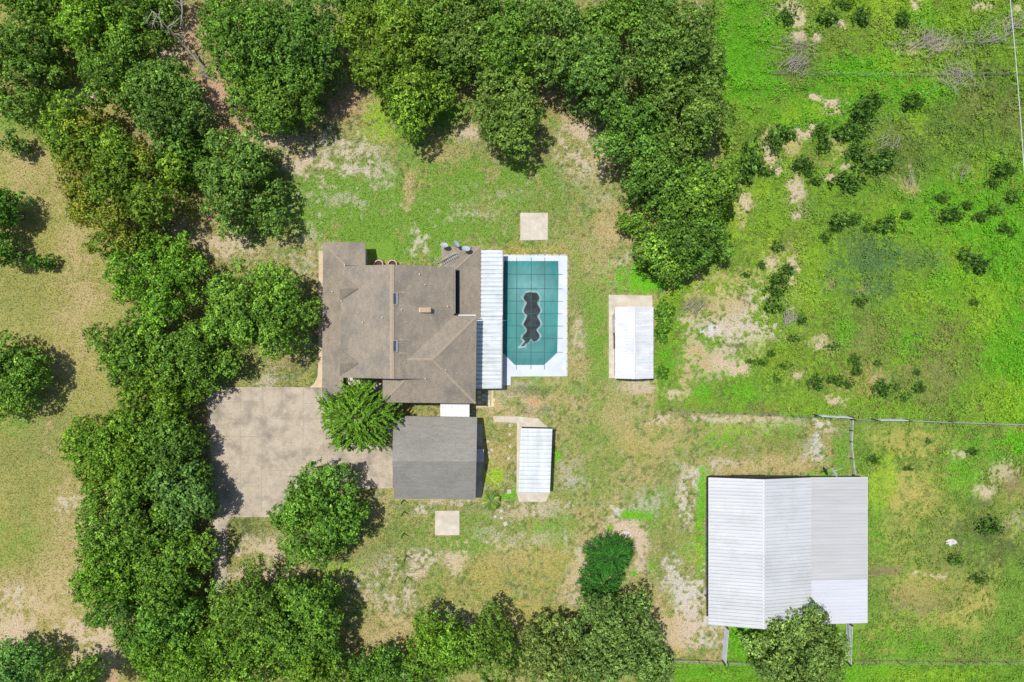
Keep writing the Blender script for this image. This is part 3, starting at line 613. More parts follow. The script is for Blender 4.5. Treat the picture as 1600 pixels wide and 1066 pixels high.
for y in (428.5, 451, 470.5, 490, 509, 528, 550):
    o = MB(); o.face([G(787, y-.28, .192), G(787, y+.28, .192), G(879, y+.9, .192), G(879, y+.35, .192)]); o.build('strap', M['seam'], pool, fix=False)

# ------------------------------------------------------------------ corrugated sheet helper
def corrugated(p00, p10, p11, p01, n, amp, th=.04, m=0, mb=None):
    """ribs run p00->p10, repeat from p00->p01"""
    mb = mb or MB(); prof = [(0, 1), (.60, 1), (.71, 0), (.86, 0), (.97, 1)]
    a0, a1, b0, b1 = map(Vector, (p00, p01, p10, p11)); top = []
    for k in range(n):
        for t, z in prof: top.append(((k+t)/n, z*amp))
    top.append((1, amp)); base = len(mb.v)
    for t, z in top:
        A = a0.lerp(a1, t); B = b0.lerp(b1, t)
        mb.v += [(A.x, A.y, A.z+z), (B.x, B.y, B.z+z), (A.x, A.y, A.z+z-th), (B.x, B.y, B.z+z-th)]
    for i in range(len(top)-1):
        k = base+i*4
        mb.f += [[k, k+1, k+5, k+4], [k+2, k+6, k+7, k+3], [k, k+4, k+6, k+2], [k+1, k+3, k+7, k+5]]; mb.m += [m]*4
    for k in (base, base+(len(top)-1)*4): mb.f.append([k, k+2, k+3, k+1]); mb.m.append(m)
    return mb

def window(parent, c, w_, h_, face, mat=None):
    """framed window on a wall; face is the outward axis: '+x','-x','+y','-y'"""
    c = Vector(c); s = 1 if face[0] == '+' else -1
    def bx(mb, u0, v0, u1, v1, d0, d1):
        if face[1] == 'x': mb.box(min(c.x+s*d0, c.x+s*d1), c.y+u0, c.z+v0, max(c.x+s*d0, c.x+s*d1), c.y+u1, c.z+v1)
        else: mb.box(c.x+u0, min(c.y+s*d0, c.y+s*d1), c.z+v0, c.x+u1, max(c.y+s*d0, c.y+s*d1), c.z+v1)
    f = MB(); a, b = w_/2, h_/2; t = .07
    bx(f, -a-t, -b-t, a+t, -b, 0, .06); bx(f, -a-t, b, a+t, b+t, 0, .06); bx(f, -a-t, -b, -a, b, 0, .06); bx(f, a, -b, a+t, b, 0, .06); bx(f, -.02, -b, .02, b, .01, .05)
    win = MB(); bx(win, -a, -b, a, b, .002, .02)
    wo_ = win.build('window', M['glass'], parent); fr = f.build('frame', M['white']); fr.parent = wo_
    fr.data.transform(parent.matrix_basis.inverted())
    return wo_

# ------------------------------------------------------------------ the house
house = empty('house', G(625, 505), 'large brown shingle roofed house with several hipped and gabled wings beside the pool', 'house')
RX = house
E1, E2 = 5.3, 8.2       # upper eaves and main ridge
def ridge_strip(a, b, wdt=.16, up=.035):
    a = Vector(a); b = Vector(b); d = (b-a).normalized(); s = d.cross(Vector((0, 0, 1))).normalized()*wdt
    mb = MB(); dn = Vector((0, 0, -.05)); u = Vector((0, 0, up))
    mb.face([a+s+dn+u, b+s+dn+u, b+u*1.6, a+u*1.6]); mb.face([a+u*1.6, b+u*1.6, b-s+dn+u, a-s+dn+u]); return mb
# walls
wl = MB()
def wallbox(x0, y0, x1, y1, z1, hh, inset=.45, m=0):
    a = P(x0, y1, hh); b = P(x1, y0, hh); wl.box(a.x+inset, a.y+inset, 0, b.x-inset, b.y-inset, z1, m)
wallbox(532, 414, 711, 592, 5.45, 5.3)
wallbox(600, 497, 744, 629, 5.25, 5.3, .46)
wallbox(505, 380, 571, 640, 2.85, 2.9, .4)
wallbox(690, 387, 750, 500, 2.85, 2.9, .4)
# gable ends under the main roof
for yy, s in ((414, 1), (592, -1)):
    a = P(533, yy, 5.6); b = P(710, yy, 5.3); c = P(612, yy, 8.1); o = Vector((0, -.47*s, 0)); t = Vector((0, -.1*s, 0))
    A = a+o; B = b+o; C_ = c+o; A.z = 5.4; B.z = 5.4; A.x += .5; B.x -= .5; yA = (P(612, yy, 5.45)+o).y
    A.y = B.y = C_.y = yA; C_.z = 7.95
    wl.face([A, B, C_]); wl.face([A+t, C_+t, B+t])
wl.build('wall', M['stucco'], house)
# main gable roof (west slope + east slope), cut by the valley of the south east wing
def roofpoly(name, polys, mat, parent, th=.14):
    mb = MB()
    for p in polys: mb.prism(p, th)
    return mb.build(name, mat, parent)
NW, SW_ = P(533, 416, 5.8), P(532, 590, 5.8); RN, RS = P(612.5, 413.5, E2), P(612.5, 592, E2); NE, SE = P(709.5, 417.5, E1), P(709.5, 592, E1)
main = roofpoly('main_roof', [[SW_, RS, RN, NW], [RS, SE, NE, RN]], M['shingle'], house)
ridge_strip(RN, RS, .24, .03).build('ridge_cap', M['cap'], house)
# west low roof (skirt and its northern hip)
e0 = 2.8
wr = roofpoly('porch_roof', [
    [P(503, 636, e0), P(536, 606, 3.9), P(540, 415, 3.95), P(505, 379, e0)],
    [P(505, 379, e0), P(540, 415, 3.95), P(571, 415, 3.95), P(571, 378.5, e0)],
    [P(503, 636, e0), P(560, 636, e0), P(560, 606, 3.9), P(536, 606, 3.9)]], M['shingle'], house)
ridge_strip(P(505.5, 379.5, 2.83), P(540, 415, 3.98), .12).build('hip_cap', M['cap'], house)
# north east low wing
roofpoly('wing_roof', [
    [P(712, 420, 3.75), P(712, 497, 3.75), P(751, 497, e0), P(751.5, 385, e0)],
    [P(690, 385, e0), P(712, 420, 3.75), P(751.5, 385, e0)],
    [P(690, 385, e0), P(690, 420, 3.3), P(712, 420, 3.75)]], M['shingle'], house)
ridge_strip(P(751, 385.5, 2.83), P(712, 420, 3.78), .12).build('hip_cap', M['cap'], house)
# south east hipped wing at upper level
hp = 7.4
pk = P(676, 562, hp); rw = P(636, 562, 7.46); cNE = P(744.8, 495, E1); cSE = P(743, 630.5, E1); cSW = P(598, 629, E1)
roofpoly('hip_roof', [
    [cNE, pk, cSE][::-1],
    [P(706, 493, E1-.02), cNE, pk, rw][::-1],
    [cSW, cSE, pk, rw, P(635, 592, 6.46)],
    [cSW, P(635, 592, 6.46), P(598, 592, E1)]], M['shingle'], house)
for a, b in ((cNE, pk), (cSE, pk), (cSW, P(634, 593, 6.44)), (pk, rw)): ridge_strip(a+Vector((0, 0, .02)), b+Vector((0, 0, .02)), .13).build('hip_cap', M['cap'], house)
ft = MB(); a = P(716, 493, 5.3); b = P(743.5, 495, 5.3); ft.box(a.x, a.y-.02, 5.02, b.x, a.y+.08, 5.26); ft.build('fascia', M['white'], house)
ft = MB(); a = P(710.6, 419, 5.2); b = P(710.6, 490, 5.2); ft.box(a.x-.01, b.y, 5.08, a.x+.03, a.y, 5.16); ft.build('fascia', M['white'], house)
bk = MB(); a = P(711.5, 422, 3.85); b = P(718.2, 490, 3.6); bk.prism([Vector((a.x-.25, b.y, 3.90)), Vector((b.x, b.y, 3.66)), Vector((b.x, a.y, 3.66)), Vector((a.x-.25, a.y, 3.90))], .05); bk.build('roof_shadow_strip', M['black'], house)  # added black sheet standing in for the upper storey's shadow on the low wing
# clerestory windows of the east wall above the low wing
for k in range(3):
    c = P(709, 436+k*21, 4.6); window(house, (P(711, 450, 5.3).x-.45, c.y, 4.55), 1.3, .7, '+x')
# gablet dormers on the west slope
for y in (449, 566):
    d = MB(); za = 5.9; fr = P(531, y+2, za+.95); bk = P(560, y+2, 6.78)
    n0 = P(531, y-21, za-.02); s0 = P(531, y+21, za-.02)
    d.prism([n0, fr, bk][::-1], .08); d.prism([fr, s0, bk][::-1], .08); d.face([n0+Vector((.05, 0, -.1)), s0+Vector((.05, 0, -.1)), fr+Vector((.05, 0, -.05))])
    d.build('dormer', M['shingle'], house)
# skylights, chimney, vents
def slope_e(px): return E2 - (px-612.5)/97.0*(E2-E1)
for y in (467, 541):
    a = P(614.5, y+9.5, slope_e(614.5)); b = P(622, y-9.5, slope_e(622))
    mb = MB(); mb.prism([Vector((a.x, a.y, a.z+.16)), Vector((b.x, a.y, b.z+.16)), Vector((b.x, b.y, b.z+.16)), Vector((a.x, b.y, a.z+.16))], .2)
    s = mb.build('skylight', M['steel'], house)
    g = MB(); g.face([Vector((a.x+.05, a.y+.08, a.z+.168)), Vector((b.x-.05, a.y+.08, b.z+.168)), Vector((b.x-.05, b.y-.08, b.z+.168)), Vector((a.x+.05, b.y-.08, a.z+.168))])
    gl = g.build('pane', M['skyglass']); gl.parent = s; gl.data.transform(house.matrix_basis.inverted())
    for yy in (-10.5, 10.5):   # flashing saddles on the downhill side
        f = MB(); p0 = P(623.5, y+yy-1.5, slope_e(623.5)+.05); p1 = P(623.5, y+yy+1.5, slope_e(623.5)+.05); p2 = P(641, y+yy+1, slope_e(641)+.03)
        f.face([p0, p2, p1]); f.build('flashing', M['cap'], house, fix=False)
cpt = P(663.5, 484.5, 7.3); ch = MB(); ch.box(cpt.x-.6, cpt.y-.24, 6.1, cpt.x+.6, cpt.y+.24, 7.3); cho = ch.build('chimney', M['stucco'], house)
cp = MB(); cp.box(cpt.x-.52, cpt.y-.2, 7.302, cpt.x+.66, cpt.y+.26, 7.36); c2 = cp.build('chimney_cap', M['copper']); c2.parent = cho; c2.data.transform(house.matrix_basis.inverted())
for (x, y, h0) in ((520,456,3.3),(534,470,5.86),(567,504,6.85),(656,429,6.9),(664.5,445,6.65),(700,479,5.6),(628,484,7.75),(598,496,7.75),(665,591.5,6.65),(697,578,6.75),(534,571,5.86)):
    p = P(x, y, h0); vp = MB(); vp.lathe((p.x, p.y, h0-.15), [(.0, .5), (.055, .5), (.055, 0), (.14, -.05)], 10); vp.build('vent_pipe', M['white'], house)
# patio cover in ribbed white metal
pm = MB()
corrugated(P(748, 391.5, 2.62), P(785.5, 391.5, 2.38), P(785.5, 495, 2.38), P(748, 495, 2.62), 16, .15, mb=pm)
corrugated(P(742, 495.5, 2.66), P(784.5, 495.5, 2.42), P(783.5, 607, 2.42), P(742, 607.5, 2.66), 17, .15, mb=pm)
pr_ = pm.build('patio_roof', M['patio'], house)
gt = MB(); a = P(785.8, 392, 2.36); b = P(784, 607, 2.36); gt.tube([a, b], .06, 6); gt.build('gutter', M['terracotta'], house)
for y in (396, 440, 480, 520, 560, 603):
    p = P(783.5, y, 2.3); o = MB(); o.box(p.x-.05, p.y-.05, 0, p.x+.05, p.y+.05, 2.36); o.build('post', M['white'], house)
# covered link to the garage
br = MB(); corrugated(P(688, 630, 2.75), P(688, 652.5, 2.72), P(733.5, 652.5, 2.72), P(733.5, 630, 2.75), 9, .015, mb=br); br.build('breezeway_roof', M['white'], house)
# windows and doors
xw = P(743, 560, 5.3).x-.46
for y in (515, 545, 575, 605): window(house, (xw, G(0, y).y, 4.1), 1.2, 1.1, '+x')
for y in (510, 600): window(house, (xw, G(0, y).y, 1.4), 1.6, 1.2, '+x')
xw2 = P(532, 0, 5.3).x+.45; xw3 = P(505, 0, 2.9).x+.4
for y in (430, 470, 520, 560): window(house, (xw2, G(0, y).y, 4.75), 1.2, .9, '-x'); window(house, (xw3, G(0, y).y, 1.5), 1.4, 1.2, '-x')
ysw = P(0, 629, 5.3).y+.46
for x in (630, 700): window(house, (G(x, 0).x, ysw, 4.0), 1.3, 1.1, '-y')
yn = P(0, 414, 5.3).y-.45
for x in (620, 660): window(house, (G(x, 0).x, yn, 1.5), 1.2, 1.2, '+y'); window(house, (G(x, 0).x, yn, 4.2), 1.2, 1.1, '+y')
dr = MB(); dr.box(G(590, 0).x, P(0, 592, 5.3).y+.38, 0, G(604, 0).x, P(0, 592, 5.3).y+.445, 2.1); do = dr.build('door', M['white'], house)

# ------------------------------------------------------------------ garage
gar = empty('garage', G(680, 715), 'detached garage with a grey shingle gable roof beside the driveway', 'garage')
gw = MB(); a = P(616, 778, 2.8); b = P(743, 653, 2.8); gw.box(a.x+.35, a.y+.35, 0, b.x-.35, b.y-.35, 2.7)
gr_w, gr_e = P(613, 721, 5.4), P(744.3, 721, 5.4)
for x, s in ((a.x+.352, 1), (b.x-.352, -1)):
    gw.face([(x, a.y+.4, 2.7), (x, b.y-.4, 2.7), (x, gr_w.y, 5.2)])
gw.build('wall', M['stucco'], gar)
roofpoly('roof', [[P(614.5, 650, 2.75), P(613, 721, 5.4), P(744.3, 721, 5.4), P(745.5, 652, 2.75)][::1][::-1][::-1], [P(613, 721, 5.4), P(616, 779.5, 2.75), P(743, 781, 2.75), P(744.3, 721, 5.4)]], M['shingle2'], gar)
ft = MB(); ft.tube([P(620, 650.2, 2.7), P(745, 652.2, 2.7)], .06, 6); ft.build('gutter', M['brickdark'], gar)
gx0 = a.x+.35
for y in (690, 745):
    gd = MB(); yy = G(0, y).y
    for k in range(4): gd.box(gx0-.06, yy-1.3, .08+k*.55, gx0-.004, yy+1.3, .08+k*.55+.53)
    gd.build('garage_door', M['white'], gar)
window(gar, (b.x-.35, G(0, 690).y, 1.6), 1.1, .9, '+x'); window(gar, (b.x-.35, G(0, 752).y, 1.6), 1.1, .9, '+x')
pt = MB(); c0 = P(745, 702, 2.0); c1 = P(756, 722, 1.85); pt.prism([Vector((c0.x-.5, c1.y, 2.1)), Vector((c1.x, c1.y, 1.95)), Vector((c1.x, c0.y, 1.95)), Vector((c0.x-.5, c0.y, 2.1))], .07); pt.build('door_canopy', M['steel'], gar)
dd_ = MB(); dd_.box(b.x-.345, c1.y+.2, 0, b.x-.30, c0.y-.2, 2.0); dd_.build('door', M['brickdark'], gar)
slab('garage_apron', Gp((744,778),(754,778),(754,663),(744,663)), .04, M['concrete'], kind='structure')

# ------------------------------------------------------------------ white shed on its slab (east of the pool)
sh = empty('garden_shed', G(990, 536), 'white gable roofed shed on a concrete slab in the lawn east of the pool', 'shed')
s = MB(); a = P(962, 590, 2.2); b = P(1020, 482, 2.2); s.box(a.x+.12, a.y+.15, .08, b.x-.12, b.y-.15, 2.2)
rz = P(992, 480, 2.95); s.face([(a.x+.12, b.y-.151, 2.2), (b.x-.12, b.y-.151, 2.2), (rz.x, b.y-.151, 2.9)]); s.face([(a.x+.12, a.y+.151, 2.2), (rz.x, a.y+.151, 2.9), (b.x-.12, a.y+.151, 2.2)])
s.build('wall', M['white'], sh)
r1 = MB(); corrugated(P(992, 479.5, 2.95), P(961, 480, 2.25), P(961, 591.5, 2.25), P(992, 592.5, 2.95), 24, .035, mb=r1); r1.build('roof', M['shedroof'], sh)
r1 = MB(); corrugated(P(992, 479.5, 2.95), P(1021, 480, 2.25), P(1021, 591.5, 2.25), P(992, 592.5, 2.95), 24, .035, mb=r1); r1.build('roof', M['shedroof'], sh)
ridge_strip(P(992, 480, 2.98), P(992, 592, 2.98), .12).build('ridge_cap', M['white'], sh)
d = MB(); d.box(a.x+.06, G(0, 545).y, .1, a.x+.118, G(0, 520).y, 2.0); d.build('door', M['brickdark'], sh)
window(sh, (a.x+.12, G(0, 505).y, 1.4), .8, .7, '-x')
# boards and rail lying along the slab
lm = MB(); lm.tube([G(958.5, 490, .12), G(957.5, 525, .12)], .05, 5); lm.tube([G(957, 492, .12), G(958, 518, .12)], .04, 5)
tag(lm.build('metal_rail', M['steel'], loc=G(958, 505)), 'rusty grey rails lying on the slab along the west side of the white shed', 'rail')

# ------------------------------------------------------------------ long shed south east of the garage
ls = empty('storage_shed', G(838, 720), 'narrow storage shed with a white ribbed metal roof beside the garden path', 'shed')
A, B, C_, D = P(814, 669, 2.55), P(863, 670, 2.35), P(859, 770, 2.35), P(810, 769.5, 2.55)
rm = MB(); corrugated(A, B, C_, D, 15, .15, mb=rm); rm.build('roof', M['whitemetal'], ls)
s = MB(); w0 = [A+Vector((.15, -.15, 0)), B+Vector((-.15, -.15, 0)), C_+Vector((-.15, .15, 0)), D+Vector((.15, .15, 0))]
s.prism([Vector((p.x, p.y, 2.32 if i in (1, 2) else 2.5)) for i, p in enumerate(w0)][::-1], 2.3); s.build('wall', M['brickdark'], ls)
rf = MB(); rf.tube([P(815, 667.5, 2.4), P(863, 668.5, 2.3)], .05, 5); rf.build('gutter', M['black'], ls)
dw = MB(); p = w0[0].lerp(w0[3], .5); dw.box(p.x-.07, p.y-.5, .05, p.x-.01, p.y+.5, 2.0); dw.build('door', M['white'], ls)

# ------------------------------------------------------------------ barn
barn = empty('barn', G(1210, 850), 'big barn with white ribbed metal roof and a greyer lean-to on its east side', 'barn')
EW, RG = 3.7, 5.2
a0, a1 = P(1106.5, 746, EW), P(1106.5, 976, EW); r0, r1_ = P(1193.5, 749, RG), P(1193.5, 983, RG); b0, b1 = P(1267.5, 746, 3.8), P(1267.5, 976, 3.8); l0, l1 = P(1355.5, 745.5, 3.0), P(1355.5, 973.5, 3.0)
m_ = MB(); corrugated(r0, a0, a1, r1_, 43, .10, mb=m_); m_.build('west_roof', M['barnroof'], barn)
m_ = MB(); corrugated(r0, b0, b1, r1_, 43, .10, mb=m_); m_.build('east_roof', M['barnroof'], barn)
dz = Vector((0, 0, -.09))
ly = lambda t: (b0.lerp(b1, t)+dz, l0.lerp(l1, t)+dz)
p, q_ = ly(.70); m_ = MB(); corrugated(b0+dz, l0+dz, q_, p, 30, .05, mb=m_); m_.build('lean_to_roof', M['barnroof2'], barn)
p2, q2 = ly(1.0); up = Vector((0, 0, .05)); m_ = MB(); corrugated(p+up, q_+up, q2+up, p2+up, 13, .06, mb=m_); m_.build('newer_lean_to_roof', M['barnroof3'], barn)
ridge_strip(r0+Vector((0, 0, .04)), r1_+Vector((0, 0, .04)), .13).build('ridge_cap', M['white'], barn)
s = MB(); xa, xb, xc = a0.x+1.1, b0.x, l0.x-.15; y0, y1 = a1.y+.2, a0.y-.5
s.box(xa, y0, 0, xa+.1, y1, 3.6); s.box(xa+.101, y1-.1, 0, xb, y1, 3.6); s.box(xa+.101, y0, 0, xb, y0+.1, 3.6); s.box(xb+.001, y0, 0, xb+.1, y1, 3.6); s.box(xb+.101, y0, 0, xc, y0+.1, 2.85)
s.face([(xa, y1-.002, 3.6), (xb, y1-.002, 3.6), (r0.x, y1-.002, 5.1)]); s.face([(xa, y0+.002, 3.6), (r0.x, y0+.002, 5.1), (xb, y0+.002, 3.6)])
s.build('wall', M['brickdark'], barn)
bd = MB(); bd.box(r0.x-2, y1+.002, 0, r0.x+2, y1+.07, 3.1); bd.build('barn_door', M['brickdark'], barn)
for t in (.02, .28, .52, .76, .98):
    p = l0.lerp(l1, t); o = MB(); o.box(p.x-.22, p.y-.08, 0, p.x-.06, p.y+.08, 2.85); o.build('post', M['post'], barn)
fa = MB(); fa.box(l0.x-.01, l1.y, 2.84, l0.x+.05, l0.y, 2.93); fa.build('gutter', M['white'], barn)

# ------------------------------------------------------------------ satellite dishes
def dish(px, py, h, az, el, rad, label, arm=1.0, mast_to=None):
    c = P(px, py, h); root = empty('satellite_dish', (c.x, c.y, mast_to if mast_to is not None else h-1.2), label, 'satellite dish', 'satellite dishes on the roofs')
    nrm = Vector((math.cos(az)*math.cos(el), math.sin(az)*math.cos(el), math.sin(el))); u = nrm.cross(Vector((0, 0, 1))).normalized(); v = u.cross(nrm)
    mb = MB(); seg = 24; rings = [(0, -.12), (.4, -.10), (.75, -.05), (1, .0), (1.0, .015), (.75, -.035), (.4, -.085), (0, -.105)]
    n0 = 0
    for rr, dz_ in rings:
        for j in range(seg):
            t = 2*math.pi*j/seg; mb.v.append(tuple(c + (u*math.cos(t)*1.08 + v*math.sin(t)*.95)*rr*rad + nrm*dz_*rad*1.6))
    for i in range(len(rings)-1):
        for j in range(seg):
            k = (j+1) % seg; mb.f.append([i*seg+j, i*seg+k, (i+1)*seg+k, (i+1)*seg+j]); mb.m.append(0)
    mb.build('reflector', M['dish'], root)
    ft_ = c + nrm*rad*1.5*arm - v*rad*.5; ar = MB(); ar.tube([c - v*rad*.95, ft_], .03, 6); ao = ar.build('feed_arm', M['dish'], root)
    lb = MB(); lb.tube([ft_-nrm*.02, ft_-nrm*.16], [.07, .06], 8); lo = lb.build('receiver', M['steel']); lo.parent = ao; lo.data.transform(root.matrix_basis.inverted())
    ms = MB(); b_ = c - nrm*.14; zb = mast_to if mast_to is not None else h-1.2
    ms.tube([b_, Vector((b_.x-.1*nrm.x, b_.y-.1*nrm.y, b_.z-.3)), Vector((b_.x-.15*nrm.x, b_.y-.15*nrm.y, zb))], .045, 6)
    for k in range(3):
        t = k*2.1; ms.tube([Vector((b_.x-.15*nrm.x, b_.y-.15*nrm.y, zb+.5)), Vector((b_.x+.5*math.cos(t), b_.y+.5*math.sin(t), zb+.02))], .02, 5)
    ms.build('mast', M['steel'], root)
    return root
dish(694, 383.0, 4.2, math.radians(80), math.radians(48), .42, 'pale satellite dish overhanging the roof corner, leftmost of the three on the house', mast_to=2.85)
dish(713, 381, 4.2, math.radians(35), math.radians(35), .42, 'small tilted satellite dish standing between the other two on the house roof', mast_to=2.9)
dish(728, 388.5, 4.3, math.radians(75), math.radians(50), .43, 'pale satellite dish nearest the ribbed patio roof, rightmost of the three on the house', mast_to=3.1)
dish(1304, 739, 4.4, math.radians(35), math.radians(28), .52, 'satellite dish on a long arm at the north edge of the barn roof', arm=1.3, mast_to=3.3)
# television antenna lying over the roof edge
an = empty('television_antenna', P(690, 403, 4.0), 'long thin television antenna reaching from the main roof over the low north wing', 'antenna')
A_, B_ = P(683, 413, 4.35), P(713, 397, 4.35); bmn = MB(); bmn.tube([A_, B_], .045, 6); bmn.build('boom', M['black'], an)
d_ = (B_-A_).normalized(); nr_ = Vector((-d_.y, d_.x, 0))
for k in range(11):
    p = A_.lerp(B_, .04+k*.092); L = .75-.04*k; e = MB(); e.tube([p-nr_*L, p+nr_*L], .014, 5); e.build('element', M['cable'], an)
ms = MB(); p = A_.lerp(B_, .35); ms.tube([p, Vector((p.x, p.y, 3.2))], .03, 6); ms.build('mast', M['steel'], an)
ao = MB(); ao.tube([P(672, 414, 4.8), P(704, 393, 4.5)], .05, 6); ao.build('support_pole', M['cap'], an)

# ------------------------------------------------------------------ pots behind the house
for x, lb in ((591.5, 'round terracotta planter by the north house wall, the one nearer the porch wing'), (613, 'round terracotta planter by the north house wall, below the main roof ridge')):
    c = P(x, 413.5, .9); root = empty('planter', (c.x, c.y, 0), lb, 'planter', 'terracotta planters behind the house')
    pm_ = MB(); pm_.lathe((c.x, c.y, 0), [(0, 0), (.34, 0), (.46, .55), (.52, .86), (.55, .88), (.55, .95), (.44, .95), (.42, .6)], 24); pm_.build('pot', M['terracotta'], root)
    so2 = MB(); so2.lathe((c.x, c.y, 0), [(.425, .66), (.2, .70), (0, .72)], 20); so2.build('soil', M['soil'], root)
# pipe by the north wall
pp = MB(); pp.tube([G(572, 398, .8), G(574.5, 402, .6), G(576, 406, .05)], .035, 6)
tag(pp.build('downspout', M['cable'], loc=G(573, 400)), 'thin pale pipe bending out from the wall of the north west porch wing', 'pipe')

# ------------------------------------------------------------------ pavers and small things
PV = [(762,690,'topmost paver of the cluster east of the garage door'),(768.5,703,'pale paver beside the grass east of the garage door, furthest right of its cluster'),(762.5,707,'pale paver in the cluster east of the garage, left of its neighbour'),(764.5,714,'lowest bright paver of the cluster by the garage door canopy'),
 (797,665,'lone pale paver in the garden bed just below the path'),(796.5,679,'tan paver in the garden bed, second below the path'),(797,697,'worn pale paver mid garden bed west of the storage shed'),(795,716,'small broken paver low in the garden bed, beside the storage shed'),
 (795.5,768,'white slab lying in the bright green weeds beside the storage shed'),(783.5,798,'chipped paver in the grass right below the sago palm'),(774,807.5,'narrow tilted white paver below the sago palm, leftmost there'),(783.5,809,'small star shaped broken paver below the sago palm'),(789.5,818.5,'brightest diamond set paver in the south lawn, lowest of its group')]
for i, (x, y, lb) in enumerate(PV):
    r = .26 if i in (8, 12) else .18; a = random.uniform(0, .8); mb = MB(); c = G(x, y)
    pts = [(c.x+r*1.25*math.cos(a+t), c.y+r*1.25*math.sin(a+t), .05) for t in (.78, 2.36, 3.93, 5.5)]; mb.prism(pts, .05)
    tag(mb.build('paver', M['stone'], loc=c), lb, 'paver', 'loose pavers in the grass')
for x, y, lb in ((770.5,625.5,'yellow paver at the corner of the side walk, upper right one of three'),(770,632.5,'yellow paver below the upper right one beside the side walk'),(763,632.5,'yellow paver nearest the house corner beside the side walk')):
    c = G(x, y); mb = MB(); mb.box(c.x-.2, c.y-.2, .0, c.x+.2, c.y+.2, .075); tag(mb.build('paver', M['stoney'], loc=c), lb, 'paver', 'yellow pavers at the side walk')
for k, (x, y) in enumerate(((749,613),(749,621),(756,618),(762,620),(756,625),(763,627),(749,629))):
    c = G(x, y); mb = MB(); mb.box(c.x-.22, c.y-.2, 0, c.x+.22, c.y+.2, .07); o = mb.build('paver', M['stone'], loc=c)
    tag(o, 'grey paver laid in the shaded corner between the house and the patio roof', 'paver', 'grey pavers in the shaded corner south of the patio')
for x, y, lb in ((740,643,'narrow pale plank step between the house and the garage, upper one'),(737,647,'narrow pale plank step between the house and the garage, lower one')):
    c = G(x, y); mb = MB(); mb.box(c.x-.3, c.y-.08, 0, c.x+.25, c.y+.08, .12); tag(mb.build('step_plank', M['stone'], loc=c), lb, 'step', 'plank steps beside the covered link')
hs = MB(); hs.tube([G(756, 737, .05), G(763, 743, .06), G(772, 752, .05), G(782, 760, .05)], .04, 6)
tag(hs.build('garden_hose', M['yellowhose'], loc=G(770, 750)), 'straight yellow hose running from the garage toward the bright weeds', 'hose')
om = MB()
for k in range(7): c = G(834+random.uniform(-3, 5), 627+random.uniform(-2, 3)); om.box(c.x-.14, c.y-.07, .0, c.x+.16, c.y+.06, .05+.01*k)
tag(om.build('plastic_scraps', M['orange'], loc=G(836, 627)), 'broken orange plastic scraps in the grass south of the pool', 'debris')
def rock(x, y, rx, ry, hh, label, mat='rock', cat='rock', seed=1, name='limestone_rock'):
    rr = random.Random(seed); bm = bmesh.new(); bmesh.ops.create_icosphere(bm, subdivisions=2, radius=1)
    for v in bm.verts: k = 1+rr.uniform(-.38, .3); v.co = Vector((v.co.x*rx*k, v.co.y*ry*k, max(v.co.z, -.1)*hh*k))
    me = bpy.data.meshes.new(name); bm.to_mesh(me); bm.free(); o = link(name, me, M[mat]); o.location = G(x, y); tag(o, label, cat); return o
rock(1487, 848, .55, .4, .12, 'irregular white limestone patch in the east paddock grass', seed=3)
rock(1348, 164, .42, .22, .3, 'small bright white rock at the top of the largest dark shrub clump in the field', seed=5)
rock(1112, 514, .3, .85, .12, 'long chalk white rock on the pale sandy patch of the field', seed=8)
rock(1097, 516, .3, .5, .06, 'low chalky rock slab left of the long white rock in the field', seed=9)
rock(980, 834, .45, .28, .15, 'flat pale rock on the pink bare earth above the dark cedar', seed=12)
rock(853, 377+17-2, .12, .1, .1, 'small grey stone by the grass edge above the pool deck', seed=14, name='garden_stone')

# five black iron posts
for i, (x, y, lb) in enumerate(((631,781,'black iron post nearest the garage, first of five in a row'),(631.5,799.5,'second black iron post south of the garage, beside bare sand'),(631.5,833,'middle black iron post of the five in a row on the south lawn'),(636,868,'fourth black iron post from the garage, beside pale sand'),(636.5,901,'southernmost black iron post of the five in a row'))):
    c = G(x, y); root = empty('iron_post', c, lb, 'post', 'black iron posts in a row on the south lawn')
    o = MB(); o.tube([(c.x, c.y, 0), (c.x, c.y, 2.0)], .06, 8); o.build('post', M['black'], root)
    o = MB(); o.tube([(c.x-.03, c.y, 2.0), (c.x+.1, c.y-.02, 2.02)], .05, 6); o.build('cap', M['black'], root)

# ------------------------------------------------------------------ fences and gates
def fence(pts, hgt, label, post_every=2.6, wires=4, wr=.012, top=None, mat='post', wmat='steel', pr=.06, sagw=0):
    root = empty('wire_fence', G(*pts[0]), label, 'fence', None)
    W = [G(*p) for p in pts]; tot = []
    for a, b in zip(W, W[1:]):
        n = max(1, int((b-a).length/post_every))
        for k in range(n): tot.append(a.lerp(b, k/n))
    tot.append(W[-1])
    for p in tot:
        q = p + Vector((random.uniform(-.05, .05), random.uniform(-.05, .05), 0)); o = MB(); o.tube([q, q+Vector((random.uniform(-.06, .06), random.uniform(-.06, .06), hgt+random.uniform(0, .1)))], [pr, pr*.85], 6); o.build('post', M[mat], root)
    for k in range(wires):
        z = hgt*(k+1)/wires - .04; o = MB(); o.tube([Vector((p.x, p.y, z+random.uniform(-.02, .02))) for p in tot], wr if not top or k < wires-1 else top, 4); o.build('wire', M[wmat], root)
    return root
fence([(1045,641),(1120,644),(1200,648),(1270,651)], 1.1, 'wire fence on dark posts along the south edge of the overgrown field', wires=3, wr=.009)
fence([(1330,655),(1362,656)], 1.2, 'short piece of wire fence between the two metal gates', wires=3, wr=.02)
fence([(1416,656.5),(1480,659),(1540,661),(1605,663)], 1.2, 'wire fence running east from the second metal gate to the photo edge', wires=3, wr=.010, top=.016, wmat='gate')
